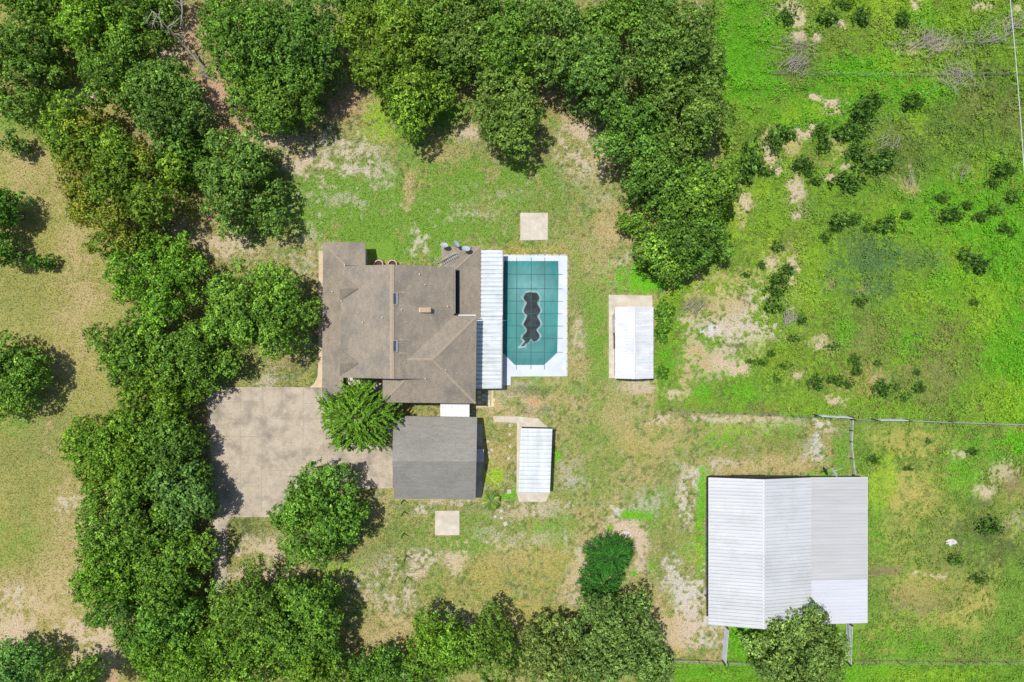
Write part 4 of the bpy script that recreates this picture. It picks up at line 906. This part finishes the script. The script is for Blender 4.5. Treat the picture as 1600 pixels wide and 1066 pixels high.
fence([(1327.5,655),(1326.5,690),(1328,715),(1332,742)], .9, 'dark posted wire fence from the gates down to the barn', wires=3, wr=.016, top=.032, post_every=1.3, pr=.07, wmat='cable')
fence([(1328,1031),(1400,1032),(1500,1033),(1605,1033)], 1.0, 'wire fence crossing the grass south east of the barn', wires=3, wr=.011, wmat='deadwood')
fence([(1050,1030),(1090,1031),(1134,1033),(1190,1034)], 1.0, 'weathered wire fence between the olive oak and the sandy lawn', wires=3, wr=.022, wmat='deadwood')
fence([(1380,72),(1450,71),(1520,70),(1600,69)], 1.0, 'old wire fence through the dead brush at the field top', wires=3, wr=.011, mat='deadwood', pr=.045)
fence([(1200,116),(1300,118),(1400,120),(1500,118),(1605,117)], .9, 'lower old wire fence crossing the green field near the top', wires=3, wr=.010, mat='deadwood', pr=.045)
def gate(a, b, hgt, label, group, lean=(0, 0), rails=5):
    A_, B_ = G(*a), G(*b); L = Vector((lean[0], lean[1], 0)); root = empty('metal_gate', A_, label, 'gate', group)
    for k in range(rails): o = MB(); z = .15+(hgt-.15)*k/(rails-1); o.tube([A_+L*z/hgt+Vector((0, 0, z)), B_+L*z/hgt+Vector((0, 0, z))], .055, 6); o.build('rail', M['gate'], root)
    for t in (0, .33, .66, 1): o = MB(); p = A_.lerp(B_, t); o.tube([p+Vector((0, 0, .12)), p+L+Vector((0, 0, hgt))], .04, 6); o.build('upright', M['gate'], root)
    for p in (A_, B_):
        q = p + (p-(A_+B_)/2).normalized()*.18; o = MB(); o.tube([q, q+Vector((0, 0, hgt+.25))], .09, 8); o.build('gate_post', M['post'], root)
gate((1272,647.5), (1322,650.5), 1.35, 'grey metal tube gate left of the fence corner above the barn', 'grey metal gates', (.25, -.1))
gate((1364,655), (1408,655), 1.35, 'grey metal tube gate right of the fence corner above the barn', 'grey metal gates', (.2, -.02))
gate((1322,972), (1320,1029), 1.4, 'long metal panel running south from the east corner of the barn', 'metal panels below the barn', (.05, 0))
gate((1132,978), (1128,1029), 1.2, 'wooden looking rail panel running south from the west corner of the barn', 'metal panels below the barn', (.1, 0))
fence([(1102,755),(1101,850),(1101,930)], .7, 'low wire along the west wall of the barn', wires=2, wr=.014, post_every=4)

# power line, high above the field edge
pl_ = MB(); pl_.tube([P(1573, -70, 8.6), P(1578.5, 0, 8.4), P(1587, 90, 8.2), P(1595, 190, 8.1), P(1602, 290, 8.1), P(1612, 420, 8.2)], .034, 6)
tag(pl_.build('overhead_cable', M['cable'], loc=P(1590, 120, 8.2)), 'thin pale overhead cable crossing the top right corner of the field', 'cable')

# ------------------------------------------------------------------ trees
DEN = 'trees of the dense belt'
T = [
 # px, py, rx, ry, top, kind, label, options
 (40,95,66,88,9,'deep','dark dense tree filling the top left corner of the photo',{}),
 (45,10,60,35,8,'mid','tree cut by the top edge above the dark corner tree',{}),
 (150,35,60,60,9,'bright','light green tree at the top edge right of the corner tree',dict(gaps=.1)),
 (232,28,60,50,7,'mid','sparse tree with bare twigs left of the fallen trunk',dict(gaps=.35,dens=300)),
 (190,110,75,60,9,'mid','rounded mid green tree below the sparse twiggy one',{}),
 (270,165,58,70,9,'oak','dull green tree beside the red bare earth of the north west',{}),
 (285,245,45,50,6,'deep','low dark tree in the shade between the yellowing tree and the round one',{}),
 (125,215,62,58,8.5,'yellow','yellowing tree jutting out over the left meadow',dict(yel=.55)),
 (190,300,98,92,10.5,'yellow','large tree with yellow tinted leaves beside the left meadow',dict(yel=.35,lobe=1.6)),
 (368,284,74,84,7.5,'oak','round lone tree standing north west of the house',dict(lobe=1.3)),
 (375,70,68,80,9.5,'mid','tall tree right of the red bare strip at the top edge',{}),
 (470,60,78,75,10,'deep','broad dark green tree at the top edge north of the house',dict(lobe=1.5)),
 (440,150,84,56,8,'mid','tree whose shadow falls on the lawn edge north west of the yard',{}),
 (600,75,72,85,10,'yellow','bright olive green tree at the north lawn edge',dict(lobe=1.5)),
 (650,150,56,58,8,'yellow','smaller bright tree bulging south over the back lawn',{}),
 (665,25,60,40,8,'mid','tree cut by the top edge between two bright crowns',{}),
 (735,50,48,68,7.5,'oak','narrow dusky tree left of the small red bare patch',dict(gaps=.15)),
 (792,175,62,60,8,'oak','round crown reaching farthest south over the lawn above the north pad',{}),
 (790,85,56,56,8,'mid','tree behind the round crown above the north pad',{}),
 (868,60,68,72,9.5,'oak','tall crown at the top edge right of the centre',dict(lobe=1.5)),
 (935,120,66,62,9.5,'oak','broad crown above the pinkish bare earth of the yard corner',{}),
 (965,25,70,45,8.5,'mid','tree cut by the top edge in the north east grove',{}),
 (1065,85,80,78,9.5,'oak','large dusky oak bordering the bright green field at the top',dict(lobe=1.5)),
 (990,205,66,62,9,'deep','dark crown at the west side of the curving grove',{}),
 (1075,180,70,72,9.5,'oak','dull oak in the middle of the curving east grove, beside the field',{}),
 (1030,275,66,56,8.5,'deep','deep green tree low in the curving east grove',{}),
 (1095,300,56,62,8.5,'mid','tree leaning to the pink bare soil of the field edge',{}),
 (1085,365,66,56,8,'deep','dark tree near the south end of the curving east grove',{}),
 (1045,395,52,46,7,'mid','last tree at the south tip of the curving east grove',{}),
 (988,351,31,17,4.2,'mid','low limb like sapling poking out from the grove toward the pool lawn',dict(lobe=.8,leaf=.24,trunk=True)),
 # west belt
 (240,435,78,82,9,'bright','bright tightly leafed tree at the west edge of the belt beside the meadow',dict(lobe=1.0,leaf=.23,dens=480)),
 (395,478,88,84,9,'mid','wide tree whose shadow reaches the west wall of the house',dict(lobe=1.5)),
 (215,540,58,58,7.5,'mid','mid green tree bordering the meadow halfway down',{}),
 (305,560,66,66,8,'mid','tree between the meadow and the small lawn patch north of the driveway',{}),
 (250,622,66,50,7.5,'bright','light tree where the belt narrows beside the driveway corner',{}),
 (187,597,13,17,2.2,'laurel','small lone bush in the meadow at the narrow point of the belt',dict(lobe=.55,leaf=.24)),
 (170,705,76,68,8.5,'bright','tree bulging farthest into the meadow on the west belt',dict(yel=.15)),
 (262,705,62,66,8,'deep','dark tree next to the shaded edge of the driveway',{}),
 (285,770,50,60,8,'pale','silvery pale leafed tree beside the driveway shadow',dict(leaf=.34)),
 (205,800,84,76,9,'mid','big tree of the west belt halfway along the driveway',dict(lobe=1.5)),
 (170,895,66,56,8.5,'bright','tree reaching into the meadow near the bottom of the west belt',{}),
 (275,880,66,66,8.5,'mid','tree hiding the west side of the narrow concrete lane',{}),
 (225,965,84,66,8,'laurel','rich green tree near the bottom of the west belt',{}),
 (280,1030,80,56,8,'bright','light tree cut by the bottom edge at the west belt',{}),
 (400,950,80,66,9,'mid','tree standing at the end of the concrete lane',{}),
 (360,1035,80,60,8.5,'bright','tree cut by the bottom edge left of the centre shadows',{}),
 (475,975,68,74,8.5,'mid','tree throwing its shadow on the south lawn at left',dict(lobe=1.4)),
 (500,1050,72,40,7.5,'bright','bottom edge tree beside the small bright bush',{}),
 (590,1045,40,34,5.5,'laurel','glossy low tree at the bottom edge between the shadows',{}),
 (688,1015,66,50,7.5,'bright','bright tree at the bottom edge of the south lawn',{}),
 (760,1005,56,52,8,'mid','tree with two shadow humps over the south lawn at the bottom',{}),
 (640,1058,50,26,6,'pale','low pale tree cut by the bottom edge near the golden grass',{}),
 (862,1020,64,52,7,'olive','greyish olive tree at the bottom edge left of the cedar',dict(lobe=1.1)),
 (955,1000,78,70,8,'olive','large greyish olive tree directly below the dark cedar',dict(lobe=1.2,spiky=.25)),
 (1020,1045,40,38,5.5,'olive','small olive tree at the bottom edge by the sandy corner',dict(lobe=.9)),
 (905,1055,60,30,6,'olive','olive tree cut by the bottom edge below the two larger ones',{}),
 (1250,1018,82,68,8,'olive','lone olive grey oak overlapping the south edge of the barn roof',dict(lobe=1.0,spiky=.2)),
 (730,-22,60,34,8,'deep','dark tree above the top edge in the shade of the north grove',{}),
 (560,-15,60,34,7,'mid','tree mostly above the top edge between the two big north crowns',{}),
 (1010,-10,62,36,8,'oak','tree mostly above the top edge at the north east grove',{}),
 (235,-20,70,34,6,'mid','tree mostly above the top edge over the sparse twiggy one',{}),
 (100,-20,60,34,7,'mid','tree mostly above the top edge right of the corner tree',{}),
 (800,20,48,44,8,'deep','dark tree at the top edge between the narrow and the tall crown',{}),
 (700,90,40,44,6.5,'deep','low shaded tree beside the small red bare patch of the north grove',{}),
 # free standing
 (500,805,84,78,8,'mid','round tree on the lawn just south of the driveway',dict(lobe=1.25)),
 (14,592,54,66,7.0,'mid','tree standing alone at the left edge of the photo',{}),
 (0,330,34,48,6.5,'laurel','upper tree cut by the left edge beside the meadow',{}),
 (8,395,32,34,5.5,'laurel','lower of the two trees cut by the left edge in the upper meadow',{}),
 (25,226,22,18,2.6,'scrub','small dull bush in the meadow below the corner tree',dict(lobe=.65,leaf=.24)),
 (65,411,20,12,2.2,'laurel','small bright bush in the meadow beside the left edge trees',dict(lobe=.55,leaf=.24)),
 (25,1045,50,46,7,'pale','tree in the bottom left corner with a broad shadow',{}),
 (108,1066,54,30,10.5,'deep','tree below the bottom edge throwing the wide shadow in the corner',{}),
]
for (px, py, rx, ry, top, kind, lb, op) in T:
    small = rx < 30
    tree(px, py, rx, ry, top, kind, lb, cat='bush' if small else 'tree', name='garden_bush' if small else ('oak_tree' if kind in ('oak', 'olive') else 'broadleaf_tree'), hz=top*.6 if small else None, **op)

# dark cedar like tree with needle sprays running outward from the top
def cedar(px, py, rx, ry, top, label, n=620, name='cedar_tree', base=(.040,.155,.018), lo=.5, L=.75, ls=(.15, .25), rough=(.10, .05, .04), seed=5, asp=.35, jit=.25, m=20):
    r = np.random.default_rng(seed); hm = top*.6; c = P(px, py, hm); f = K*(1-hm/H); root = empty(name, (c.x, c.y, 0), label, 'tree')
    rr = np.sqrt(r.random(n)); th = r.random(n)*6.283; lobe_ = 1+rough[0]*np.sin(2*th+1)+rough[1]*np.sin(5*th)+rough[2]*np.sin(9*th+2)
    V_, N_, S_, C_, A_ = [], [], [], [], []
    for k in range(n):
        R_ = rr[k]*lobe_[k]; x = R_*math.cos(th[k])*rx*f; y = R_*math.sin(th[k])*ry*f; z = lo+(top-lo)*math.sqrt(max(0, 1-(rr[k]*.97)**2))*(.72+.28*r.random())
        out = np.array([math.cos(th[k]+r.normal()*jit), math.sin(th[k]+r.normal()*jit), .35-.8*rr[k]])
        t = np.linspace(-.1, L*(.6+.6*r.random()), m)[:, None]
        side = np.cross(out, [0, 0, 1.]); side /= np.linalg.norm(side)+1e-9
        pos = np.array([x, y, z]) + out*t + side*r.normal(0, .045, (m, 1)) + np.array([0, 0, 1])*r.normal(0, .04, (m, 1))
        V_.append(pos); A_.append(np.tile(out, (m, 1))+side*r.normal(0, .5, (m, 1))); N_.append(np.tile([0, 0, 1.], (m, 1))+r.normal(0, .45, (m, 3))); S_.append(r.uniform(ls[0], ls[1], m))
        b = np.array(base)*(.45+1.1*r.random())*(.7+.5*r.random(3) if False else 1); C_.append(np.tile(b, (m, 1))*r.uniform(.7, 1.4, (m, 1)))
    v, q, cc = leaves(np.concatenate(V_), np.concatenate(N_), np.concatenate(S_), np.concatenate(C_), asp, np.concatenate(A_), r)
    o = link('crown', np_mesh('crown', v, q, cc), M['leaf']); o.parent = root
    t = MB(); t.tube([(0, 0, -.1), (0, 0, top*.5), (.1, 0, top*.9)], [.25, .16, .05], 8); t = t.build('trunk', M['bark']); t.parent = root
cedar(953, 868, 30, 26, 4, 'very dark green dense cedar with radiating sprays above the olive trees')
cedar(940, 907, 27, 26, 3.6, 'lower dark cedar merging with the taller one above it, touching the olive tree', n=420, seed=6)
cedar(561, 651, 50, 47, 8.0, 'vivid green star shaped tree between the house and the driveway', n=760, name='broadleaf_tree', base=(.115,.245,.018), lo=2.4, L=1.15, ls=(.16, .29), rough=(.07, .12, .13), seed=11, asp=.6, jit=.9, m=24)

# sago palm
def sago(px, py, label):
    r = random.Random(4); c = G(px, py); root = empty('sago_palm', c, label, 'palm')
    t = MB(); t.tube([(c.x, c.y, 0), (c.x, c.y, .55)], [.22, .17], 10); t.build('trunk', M['bark'], root)
    for k in range(34):
        a = k*2.39996; L = r.uniform(1.05, 1.3); lift = .9 if k > 22 else .35; vs, ns, ss, cs_, al = [], [], [], [], []
        d = np.array([math.cos(a), math.sin(a), 0]); sd = np.array([-math.sin(a), math.cos(a), 0])
        col = np.array((.24,.30,.03) if r.random() < .45 else (.09,.20,.02))
        for i in range(22):
            t_ = (i+2)/23; pos = d*L*t_ + np.array([0, 0, .6+lift*math.sin(t_*2.3)*.8-.25*t_])
            for s in (-1, 1):
                ll = .34*math.sin(math.pi*min(1, t_*.9+.1)); dirn = sd*s*.9+d*.45
                vs.append(pos+dirn*ll*.5); al.append(dirn); ns.append(np.array([0, 0, 1.])+sd*s*.3); ss.append(ll+.04); cs_.append(col*r.uniform(.8, 1.3))
        v, q, cc = leaves(np.array(vs), np.array(ns), np.array(ss), np.array(cs_), .2, np.array(al))
        o = link('frond', np_mesh('frond', v, q, cc), M['frond']); o.parent = root
sago(767, 781, 'spiky sago palm at the south east corner of the garage')

# fallen dead trunk in the north west
def deadtree(pts, rad, br, label, name='dead_tree', cat='dead tree', seed=2, mat='deadwood', L0=(.8, 2.2), group=None):
    r = random.Random(seed); W = [P(*p) for p in pts]; mb = MB(); mb.tube(W, [rad*(1-.75*i/(len(W)-1)) for i in range(len(W))], 7)
    for k in range(br):
        t = r.uniform(.15, 1)*(len(W)-1); i = min(int(t), len(W)-2); p = W[i].lerp(W[i+1], t-i); a = r.uniform(0, 6.28); L = r.uniform(*L0)
        e = p+Vector((math.cos(a)*L, math.sin(a)*L, r.uniform(.0, .6))); m1 = p.lerp(e, .5)+Vector((r.gauss(0, .15), r.gauss(0, .15), .1))
        mb.tube([p, m1, e], [rad*.35, rad*.22, rad*.08], 5)
        for j in range(2):
            a2 = a+r.uniform(-.9, .9); mb.tube([m1, m1+Vector((math.cos(a2)*L*.5, math.sin(a2)*L*.5, r.uniform(-.1, .3)))], [rad*.16, rad*.05], 4)
    return tag(mb.build(name, M[mat], loc=(W[0].x, W[0].y, 0)), label, cat, group)
deadtree([(322,110,.4),(300,85,1.6),(278,60,3.2),(255,36,5.0),(235,15,6.2)], .17, 14, 'leaning dead grey trunk with bare limbs over the red earth, north west', cat='dead tree')
deadtree([(283,0,4.5),(285,18,4.2),(282,40,3.9)], .09, 6, 'thin bare dead stem at the top edge beside the leaning trunk', seed=9)
# root plate of the fallen trunk
rp = MB(); rr_ = random.Random(8)
for k in range(60):
    a = rr_.uniform(0, 6.28); L = rr_.uniform(.3, 1.0); p = G(322+rr_.uniform(-4, 4), 116+rr_.uniform(-5, 5), .05); rp.tube([p, p+Vector((math.cos(a)*L*.5, math.sin(a)*L*.5, .35)), p+Vector((math.cos(a)*L, math.sin(a)*L, .1))], [.05, .035, .01], 4)
tag(rp.build('brush_pile', M['deadwood'], loc=G(322, 116)), 'tangle of roots and dry sticks at the foot of the leaning dead trunk', 'brush pile')
# dead brush tangles in the field
def brush(px, py, rx, ry, n, label, seed, dirn=None, group='dead brush tangles in the field'):
    r = random.Random(seed); mb = MB()
    for k in range(int(n*.5)):
        x, y = px+r.gauss(0, .6)*rx, py+r.gauss(0, .55)*ry; a = (dirn if dirn is not None else r.uniform(0, 6.28))+r.gauss(0, .45); L = r.uniform(.6, 2.0)
        p = G(x, y, r.uniform(.35, .8)); e = p+Vector((math.cos(a)*L, math.sin(a)*L, r.uniform(-.2, .4))); m1 = p.lerp(e, .5)+Vector((r.gauss(0, .12), r.gauss(0, .12), .12))
        w_ = r.uniform(.018, .04); mb.tube([p, m1, e], [w_, w_*.7, w_*.3], 4)
        if r.random() < .6: a2 = a+r.uniform(-.8, .8); mb.tube([m1, m1+Vector((math.cos(a2)*L*.45, math.sin(a2)*L*.45, .15))], [w_*.6, w_*.2], 4)
    return tag(mb.build('dead_brush', M['deadwood'], loc=G(px, py)), label, 'dead brush', group)
brush(1445, 72, 34, 16, 170, 'widest grey tangle of dead brush on the upper field fence', 1, .7)
brush(1487, 122, 26, 18, 150, 'grey twiggy tangle of dead brush below the upper fence, right of the bright weeds', 2)
brush(1530, 66, 34, 9, 80, 'thin streak of dead brush along the upper fence near the cable', 3, .5)
brush(1572, 42, 20, 16, 70, 'dead brush beside the overhead cable at the top right', 4, .8)
brush(1236, 74, 24, 10, 70, 'dead brush left of the upper field, near the grove', 5, .1)
brush(1238, 108, 16, 12, 130, 'slanting dead brush below the one near the grove', 6, .9)
brush(1375, 232, 20, 18, 50, 'dry straw coloured brush beside the largest shrub clump', 7, 1.2)
brush(1497, 270, 14, 10, 30, 'small dry brush in the middle right of the field', 8, 1.0)
brush(1075, 480, 16, 20, 50, 'faded dry brush left of the sandy patch behind the white shed', 9, .9)
brush(1225, 505, 7, 8, 60, 'thin dry brush under the lower left shrubs of the field', 10, 1.3)
brush(1420, 288, 9, 10, 20, 'tiny bleached brush south of the largest shrub clump', 11, 1.5)

# ------------------------------------------------------------------ field shrubs: prototypes, then copies
def shrub_mesh(seed, kind='scrub', lobe=.42):
    r = np.random.default_rng(seed); p, n, s, col, cs = crown_points(r, 1.05, 1.05, .2, .6, lobe, .24, 300, *GREENS[kind], spiky=1.1, gaps=.15)
    v, q, cc = leaves(p, n, s, col, r=r); return np_mesh('shrub', v, q, cc)
SH = [shrub_mesh(21), shrub_mesh(22), shrub_mesh(23, 'scrub', .5), shrub_mesh(24, 'scrub', .36)]
for m2 in SH: m2.materials.append(M['leaf'])
SP = [ # px,py,rx,ry,label
 (1341,177,16,17,'large shrub at the top of the biggest dark clump in the field'),(1333,205,22,15,'wide middle shrub of the biggest dark clump'),(1317,213,12,12,'shrub on the left side of the biggest dark clump'),(1338,240,13,16,'lowest shrub of the biggest dark clump, above the pink soil'),
 (1359,160,12,12,'shrub at the upper right of the biggest dark clump'),(1210,223,13,20,'tall dark shrub on the pink soil near the grove, left one of a pair'),(1229,211,12,12,'dark shrub right of the tall one on the pink soil'),(1283,208,11,13,'upper half of the double dark shrub in mid field'),(1283,229,10,12,'lower half of the double dark shrub in mid field'),
 (1325,285,21,18,'big round shrub below the small pink bare spot in the field'),(1367,260,20,14,'low wide shrub right of the pink spot, below the dry brush'),(1384,247,14,14,'shrub at the right end of the low wide one'),(1420,162,14,13,'round lone shrub far right of the biggest clump'),(1230,27,12,15,'dark shrub near the top edge just right of the pink soil'),
 (1291,30,16,13,'dark shrub at the top edge, second from the grove'),(1346,27,11,14,'dark leaning shrub at the top edge, third from the grove'),(1405,32,9,13,'dark thin shrub at the top edge, fourth from the grove'),(1320,8,13,8,'shrub cut by the top edge between its neighbours'),
 (1170,255,16,28,'tall spreading shrub beside the grove and the pink soil'),(1162,275,16,14,'shrub against the grove edge below the tall spreading one'),(1248,258,14,10,'faded shrub between the pink soil and the double shrub'),(1262,270,10,8,'small faded shrub right of the faded one'),(1198,270,11,7,'flat little shrub under the pink soil patch'),
 (1274,284,10,6,'flat shrub left of the big round one'),(1562,268,14,12,'dark leaning shrub near the right edge of the field'),(1552,287,10,9,'small shrub hanging below the dark leaning one'),(1311,347,15,11,'left shrub of the row across mid field'),(1334,344,10,9,'round shrub right of the left one in the mid field row'),
 (1303,356,9,8,'small shrub under the left one of the mid field row'),(1353,359,7,7,'tiny round shrub in the middle of the mid field row'),(1379,357,15,12,'largest shrub of the mid field row'),(1390,345,8,9,'shrub touching the largest of the mid field row'),(1412,338,9,6,'pale topped shrub right of the mid field row'),
 (1289,372,7,10,'thin shrub trailing under the mid field row'),(1214,387,9,10,'round shrub on top of the upper pink bare patch'),(1231,422,10,9,'shrub sitting on the pink bare patch of mid field'),(1212,437,13,10,'shrub left below the pink bare patch'),(1212,455,14,12,'dark shrub between the pink patch and the sandy area'),
 (1206,480,13,14,'shrub at the lower end of the left chain near the sand'),(1190,415,6,7,'tiny shrub left of the pink bare patch'),(1250,499,6,9,'small upright shrub right of the sandy area'),(1344,472,9,9,'lone shrub south of the bluish grass'),(1506,400,10,12,'left shrub inside the bright right hand weeds'),
 (1528,415,16,14,'large shrub inside the bright right hand weeds'),(1519,473,6,6,'tiny shrub below the large one in the bright weeds'),(1470,310,12,8,'shrub at the start of the upper right chain'),(1552,330,10,9,'shrub at the end of the upper right chain'),(1532,340,10,8,'shrub before the end of the upper right chain'),
 (1563,358,9,8,'round shrub under the upper right chain'),(1578,365,7,7,'small shrub right of the round one under the chain'),(1580,310,9,11,'shrub near the right photo edge above the chain'),(1510,322,9,7,'ragged shrub in the middle of the upper right chain'),(1478,338,16,12,'broad low shrub under the upper right chain'),
 (1225,573,10,6,'flat shrub beside the pink patch near the lower fence'),(1239,530,9,6,'flat shrub below the sandy area'),(1275,598,10,12,'shrub above the lower fence, left of a small trio'),(1297,593,8,7,'first of the small trio above the lower fence'),(1325,601,8,8,'last of the small trio above the lower fence'),
 (1311,598,7,8,'middle of the small trio above the lower fence'),(1378,608,12,13,'dark shrub directly under the bright pink patch'),(1431,606,9,9,'round shrub right of the bright pink patch'),(1410,622,8,8,'lowest round shrub near the lower fence'),(1401,606,5,6,'tiny shrub between the two round ones near the lower fence'),
 (1335,563,8,9,'upper shrub of the short chain in the lower field'),(1335,580,7,8,'second shrub of the short chain in the lower field'),(1299,543,9,6,'shrub touching the small pink spot in the lower field'),(1371,568,6,5,'tiny lone shrub right of the short chain'),(1433,582,5,5,'tiny shrub above the round one by the pink patch'),
 (1181,567,7,5,'shrub on the upper rim of the pink patch south of the sand'),(1192,567,6,6,'shrub right beside the one on the rim of the pink patch'),(1212,593,5,8,'little slanting shrub above the lower fence'),(1172,565,6,4,'flat shrub left on the rim of the pink patch south of the sand'),(1202,553,6,6,'tiny dark shrub between the sand and the lower pink patches'),(1166,430,7,5,'tiny shrub under the grove tip, left of the pink patch'),
 (1450,690,4,5,'tiny dark weed in the paddock beyond the right gate'),(1365,718,9,7,'dark weed in the paddock close to the barn corner'),(1416,732,7,4,'flat dark weed in the upper paddock'),(1530,905,12,8,'dark low shrub in the lower paddock'),(1490,875,10,9,'shrub below the white rock in the paddock'),
 (1520,706,8,6,'dark shrub beside the pale spot in the upper paddock'),(1540,823,16,12,'widest dark shrub of the east paddock'),
]
used = [False]*4
for i, (x, y, rx, ry, lb) in enumerate(SP):
    k = i % 4; mesh = SH[k]; o = bpy.data.objects.new('field_shrub', mesh); COL.objects.link(o)
    hh = (rx+ry)/2*K*.95; c = P(x, y, hh*.5); o.location = (c.x, c.y, 0); o.scale = (rx*K*1.0, ry*K*1.0, hh*1.15); o.rotation_euler = (0, 0, 0)
    tag(o, lb, 'shrub', 'dark shrubs scattered over the field')
# bright weeds right of the white shed
weeds = [(1037,493,16,20,'leafy bright shrub against the north east corner of the white shed'),(1032,520,12,14,'leafy shrub touching the east side of the white shed'),(1034,582,10,9,'dark leafy weed at the south east corner of the white shed'),(1022,425,26,14,'wispy green bush at the foot of the curving grove')]
WM = shrub_mesh(31, 'mid', .35); WM.materials.append(M['leaf'])
for x, y, rx, ry, lb in weeds:
    o = bpy.data.objects.new('leafy_bush', WM); COL.objects.link(o); c = P(x, y, .4); o.location = (c.x, c.y, 0); o.scale = (rx*K, ry*K, .8); o.rotation_euler = (0, 0, 0); tag(o, lb, 'bush', 'leafy bushes round the white shed')

# ------------------------------------------------------------------ ground cover of the field and grass tufts
def scatter(n, x0, x1, y0, y1, seed):
    r = np.random.default_rng(seed); px = r.uniform(x0, x1, n); py = r.uniform(y0, y1, n); return (px-800)*K, (533-py)*K, r
def pave_mask(X, Y):
    px = X/K+800; py = 533-Y/K; bad = inpoly(px, py, dpts)
    for (a, b, c, d) in ((497,614,378,640),(686,790,384,640),(613,758,648,782),(784,888,397,603),(949,1022,460,594),(770,866,649,662),(806,866,660,786),(812,857,332,377),(679,719,797,837),(1100,1352,742,984),(744,772,605,638)):
        bad |= (px > a) & (px < b) & (py > c) & (py < d)
    return bad
X, Y, r = scatter(520000, 1020, 1606, -5, 1072, 3)
c, f, p_, s_ = ground_colour(X, Y)
bare = (c[:, 0] > .30) & (c[:, 0] > c[:, 1]*.98)
lush = (c[:, 1] > .19) & (c[:, 1] > c[:, 0]*1.3)
padk = (p_ > .5) & (r.random(len(X)) < .55)
keep = ((f > .5) | padk | (s_ > .5)) & (~bare | (r.random(len(X)) < .12)) & (lush | (r.random(len(X)) < .55)) & ~pave_mask(X, Y)
X, Y, c, lush = X[keep], Y[keep], c[keep], lush[keep]; n = len(X)
mound = fbm(X, Y, 1.3, 77, 3); z = (.06 + .55*sst(.35, .75, mound))*np.where(lush, 1, .45)*r.uniform(.5, 1, n)*np.where(Y < -9.3, .5, 1)
cl = c*(.72+.5*r.random((n, 1)))*(.8+.45*(mound[:, None]))
v, q, cc = leaves(np.stack([X, Y, z], 1), np.stack([r.normal(0, .5, n), r.normal(0, .5, n), np.ones(n)], 1), r.uniform(.14, .30, n), np.clip(cl*1.12, 0, .8), .6, r=r)
tag(link('ground_cover', np_mesh('ground_cover', v, q, cc), M['field']), 'low leafy weeds and vines covering the overgrown field', 'weeds', kind='stuff')
X, Y, r = scatter(620000, -5, 1606, -5, 1072, 4)
c, f, p_, s_ = ground_colour(X, Y)
bare = (c[:, 0] > .38)
left = (X/K+800) < 200
keep = (f < .6) & (p_ < .9) & ~pave_mask(X, Y) & (~bare | (r.random(len(X)) < .12)) & (~left | (r.random(len(X)) < .6))
X, Y, c = X[keep], Y[keep], c[keep]; n = len(X)
cl = c*(.52+.85*r.random((n, 1)))*np.array([1, 1.06, .9])
v, q, cc = leaves(np.stack([X, Y, r.uniform(.02, .08, n)], 1), np.stack([r.normal(0, 1, n), r.normal(0, 1, n), np.full(n, .9)], 1), r.uniform(.09, .2, n), np.clip(cl, 0, .8), .45, r=r)
tag(link('grass', np_mesh('grass', v, q, cc), M['field']), 'short patchy lawn grass around the house', 'grass', kind='stuff')
v, q, cc = leaves(LITTER[0], np.stack([lt.normal(0, .3, LITTER[1]), lt.normal(0, .3, LITTER[1]), np.ones(LITTER[1])], 1), lt.uniform(.05, .13, LITTER[1]), LITTER[2], .5, r=lt)
tag(link('leaf_litter', np_mesh('leaf_litter', v, q, cc), M['field']), 'dry brown leaves scattered over the driveway concrete', 'leaf litter', kind='stuff')
print('objects', len(bpy.data.objects))
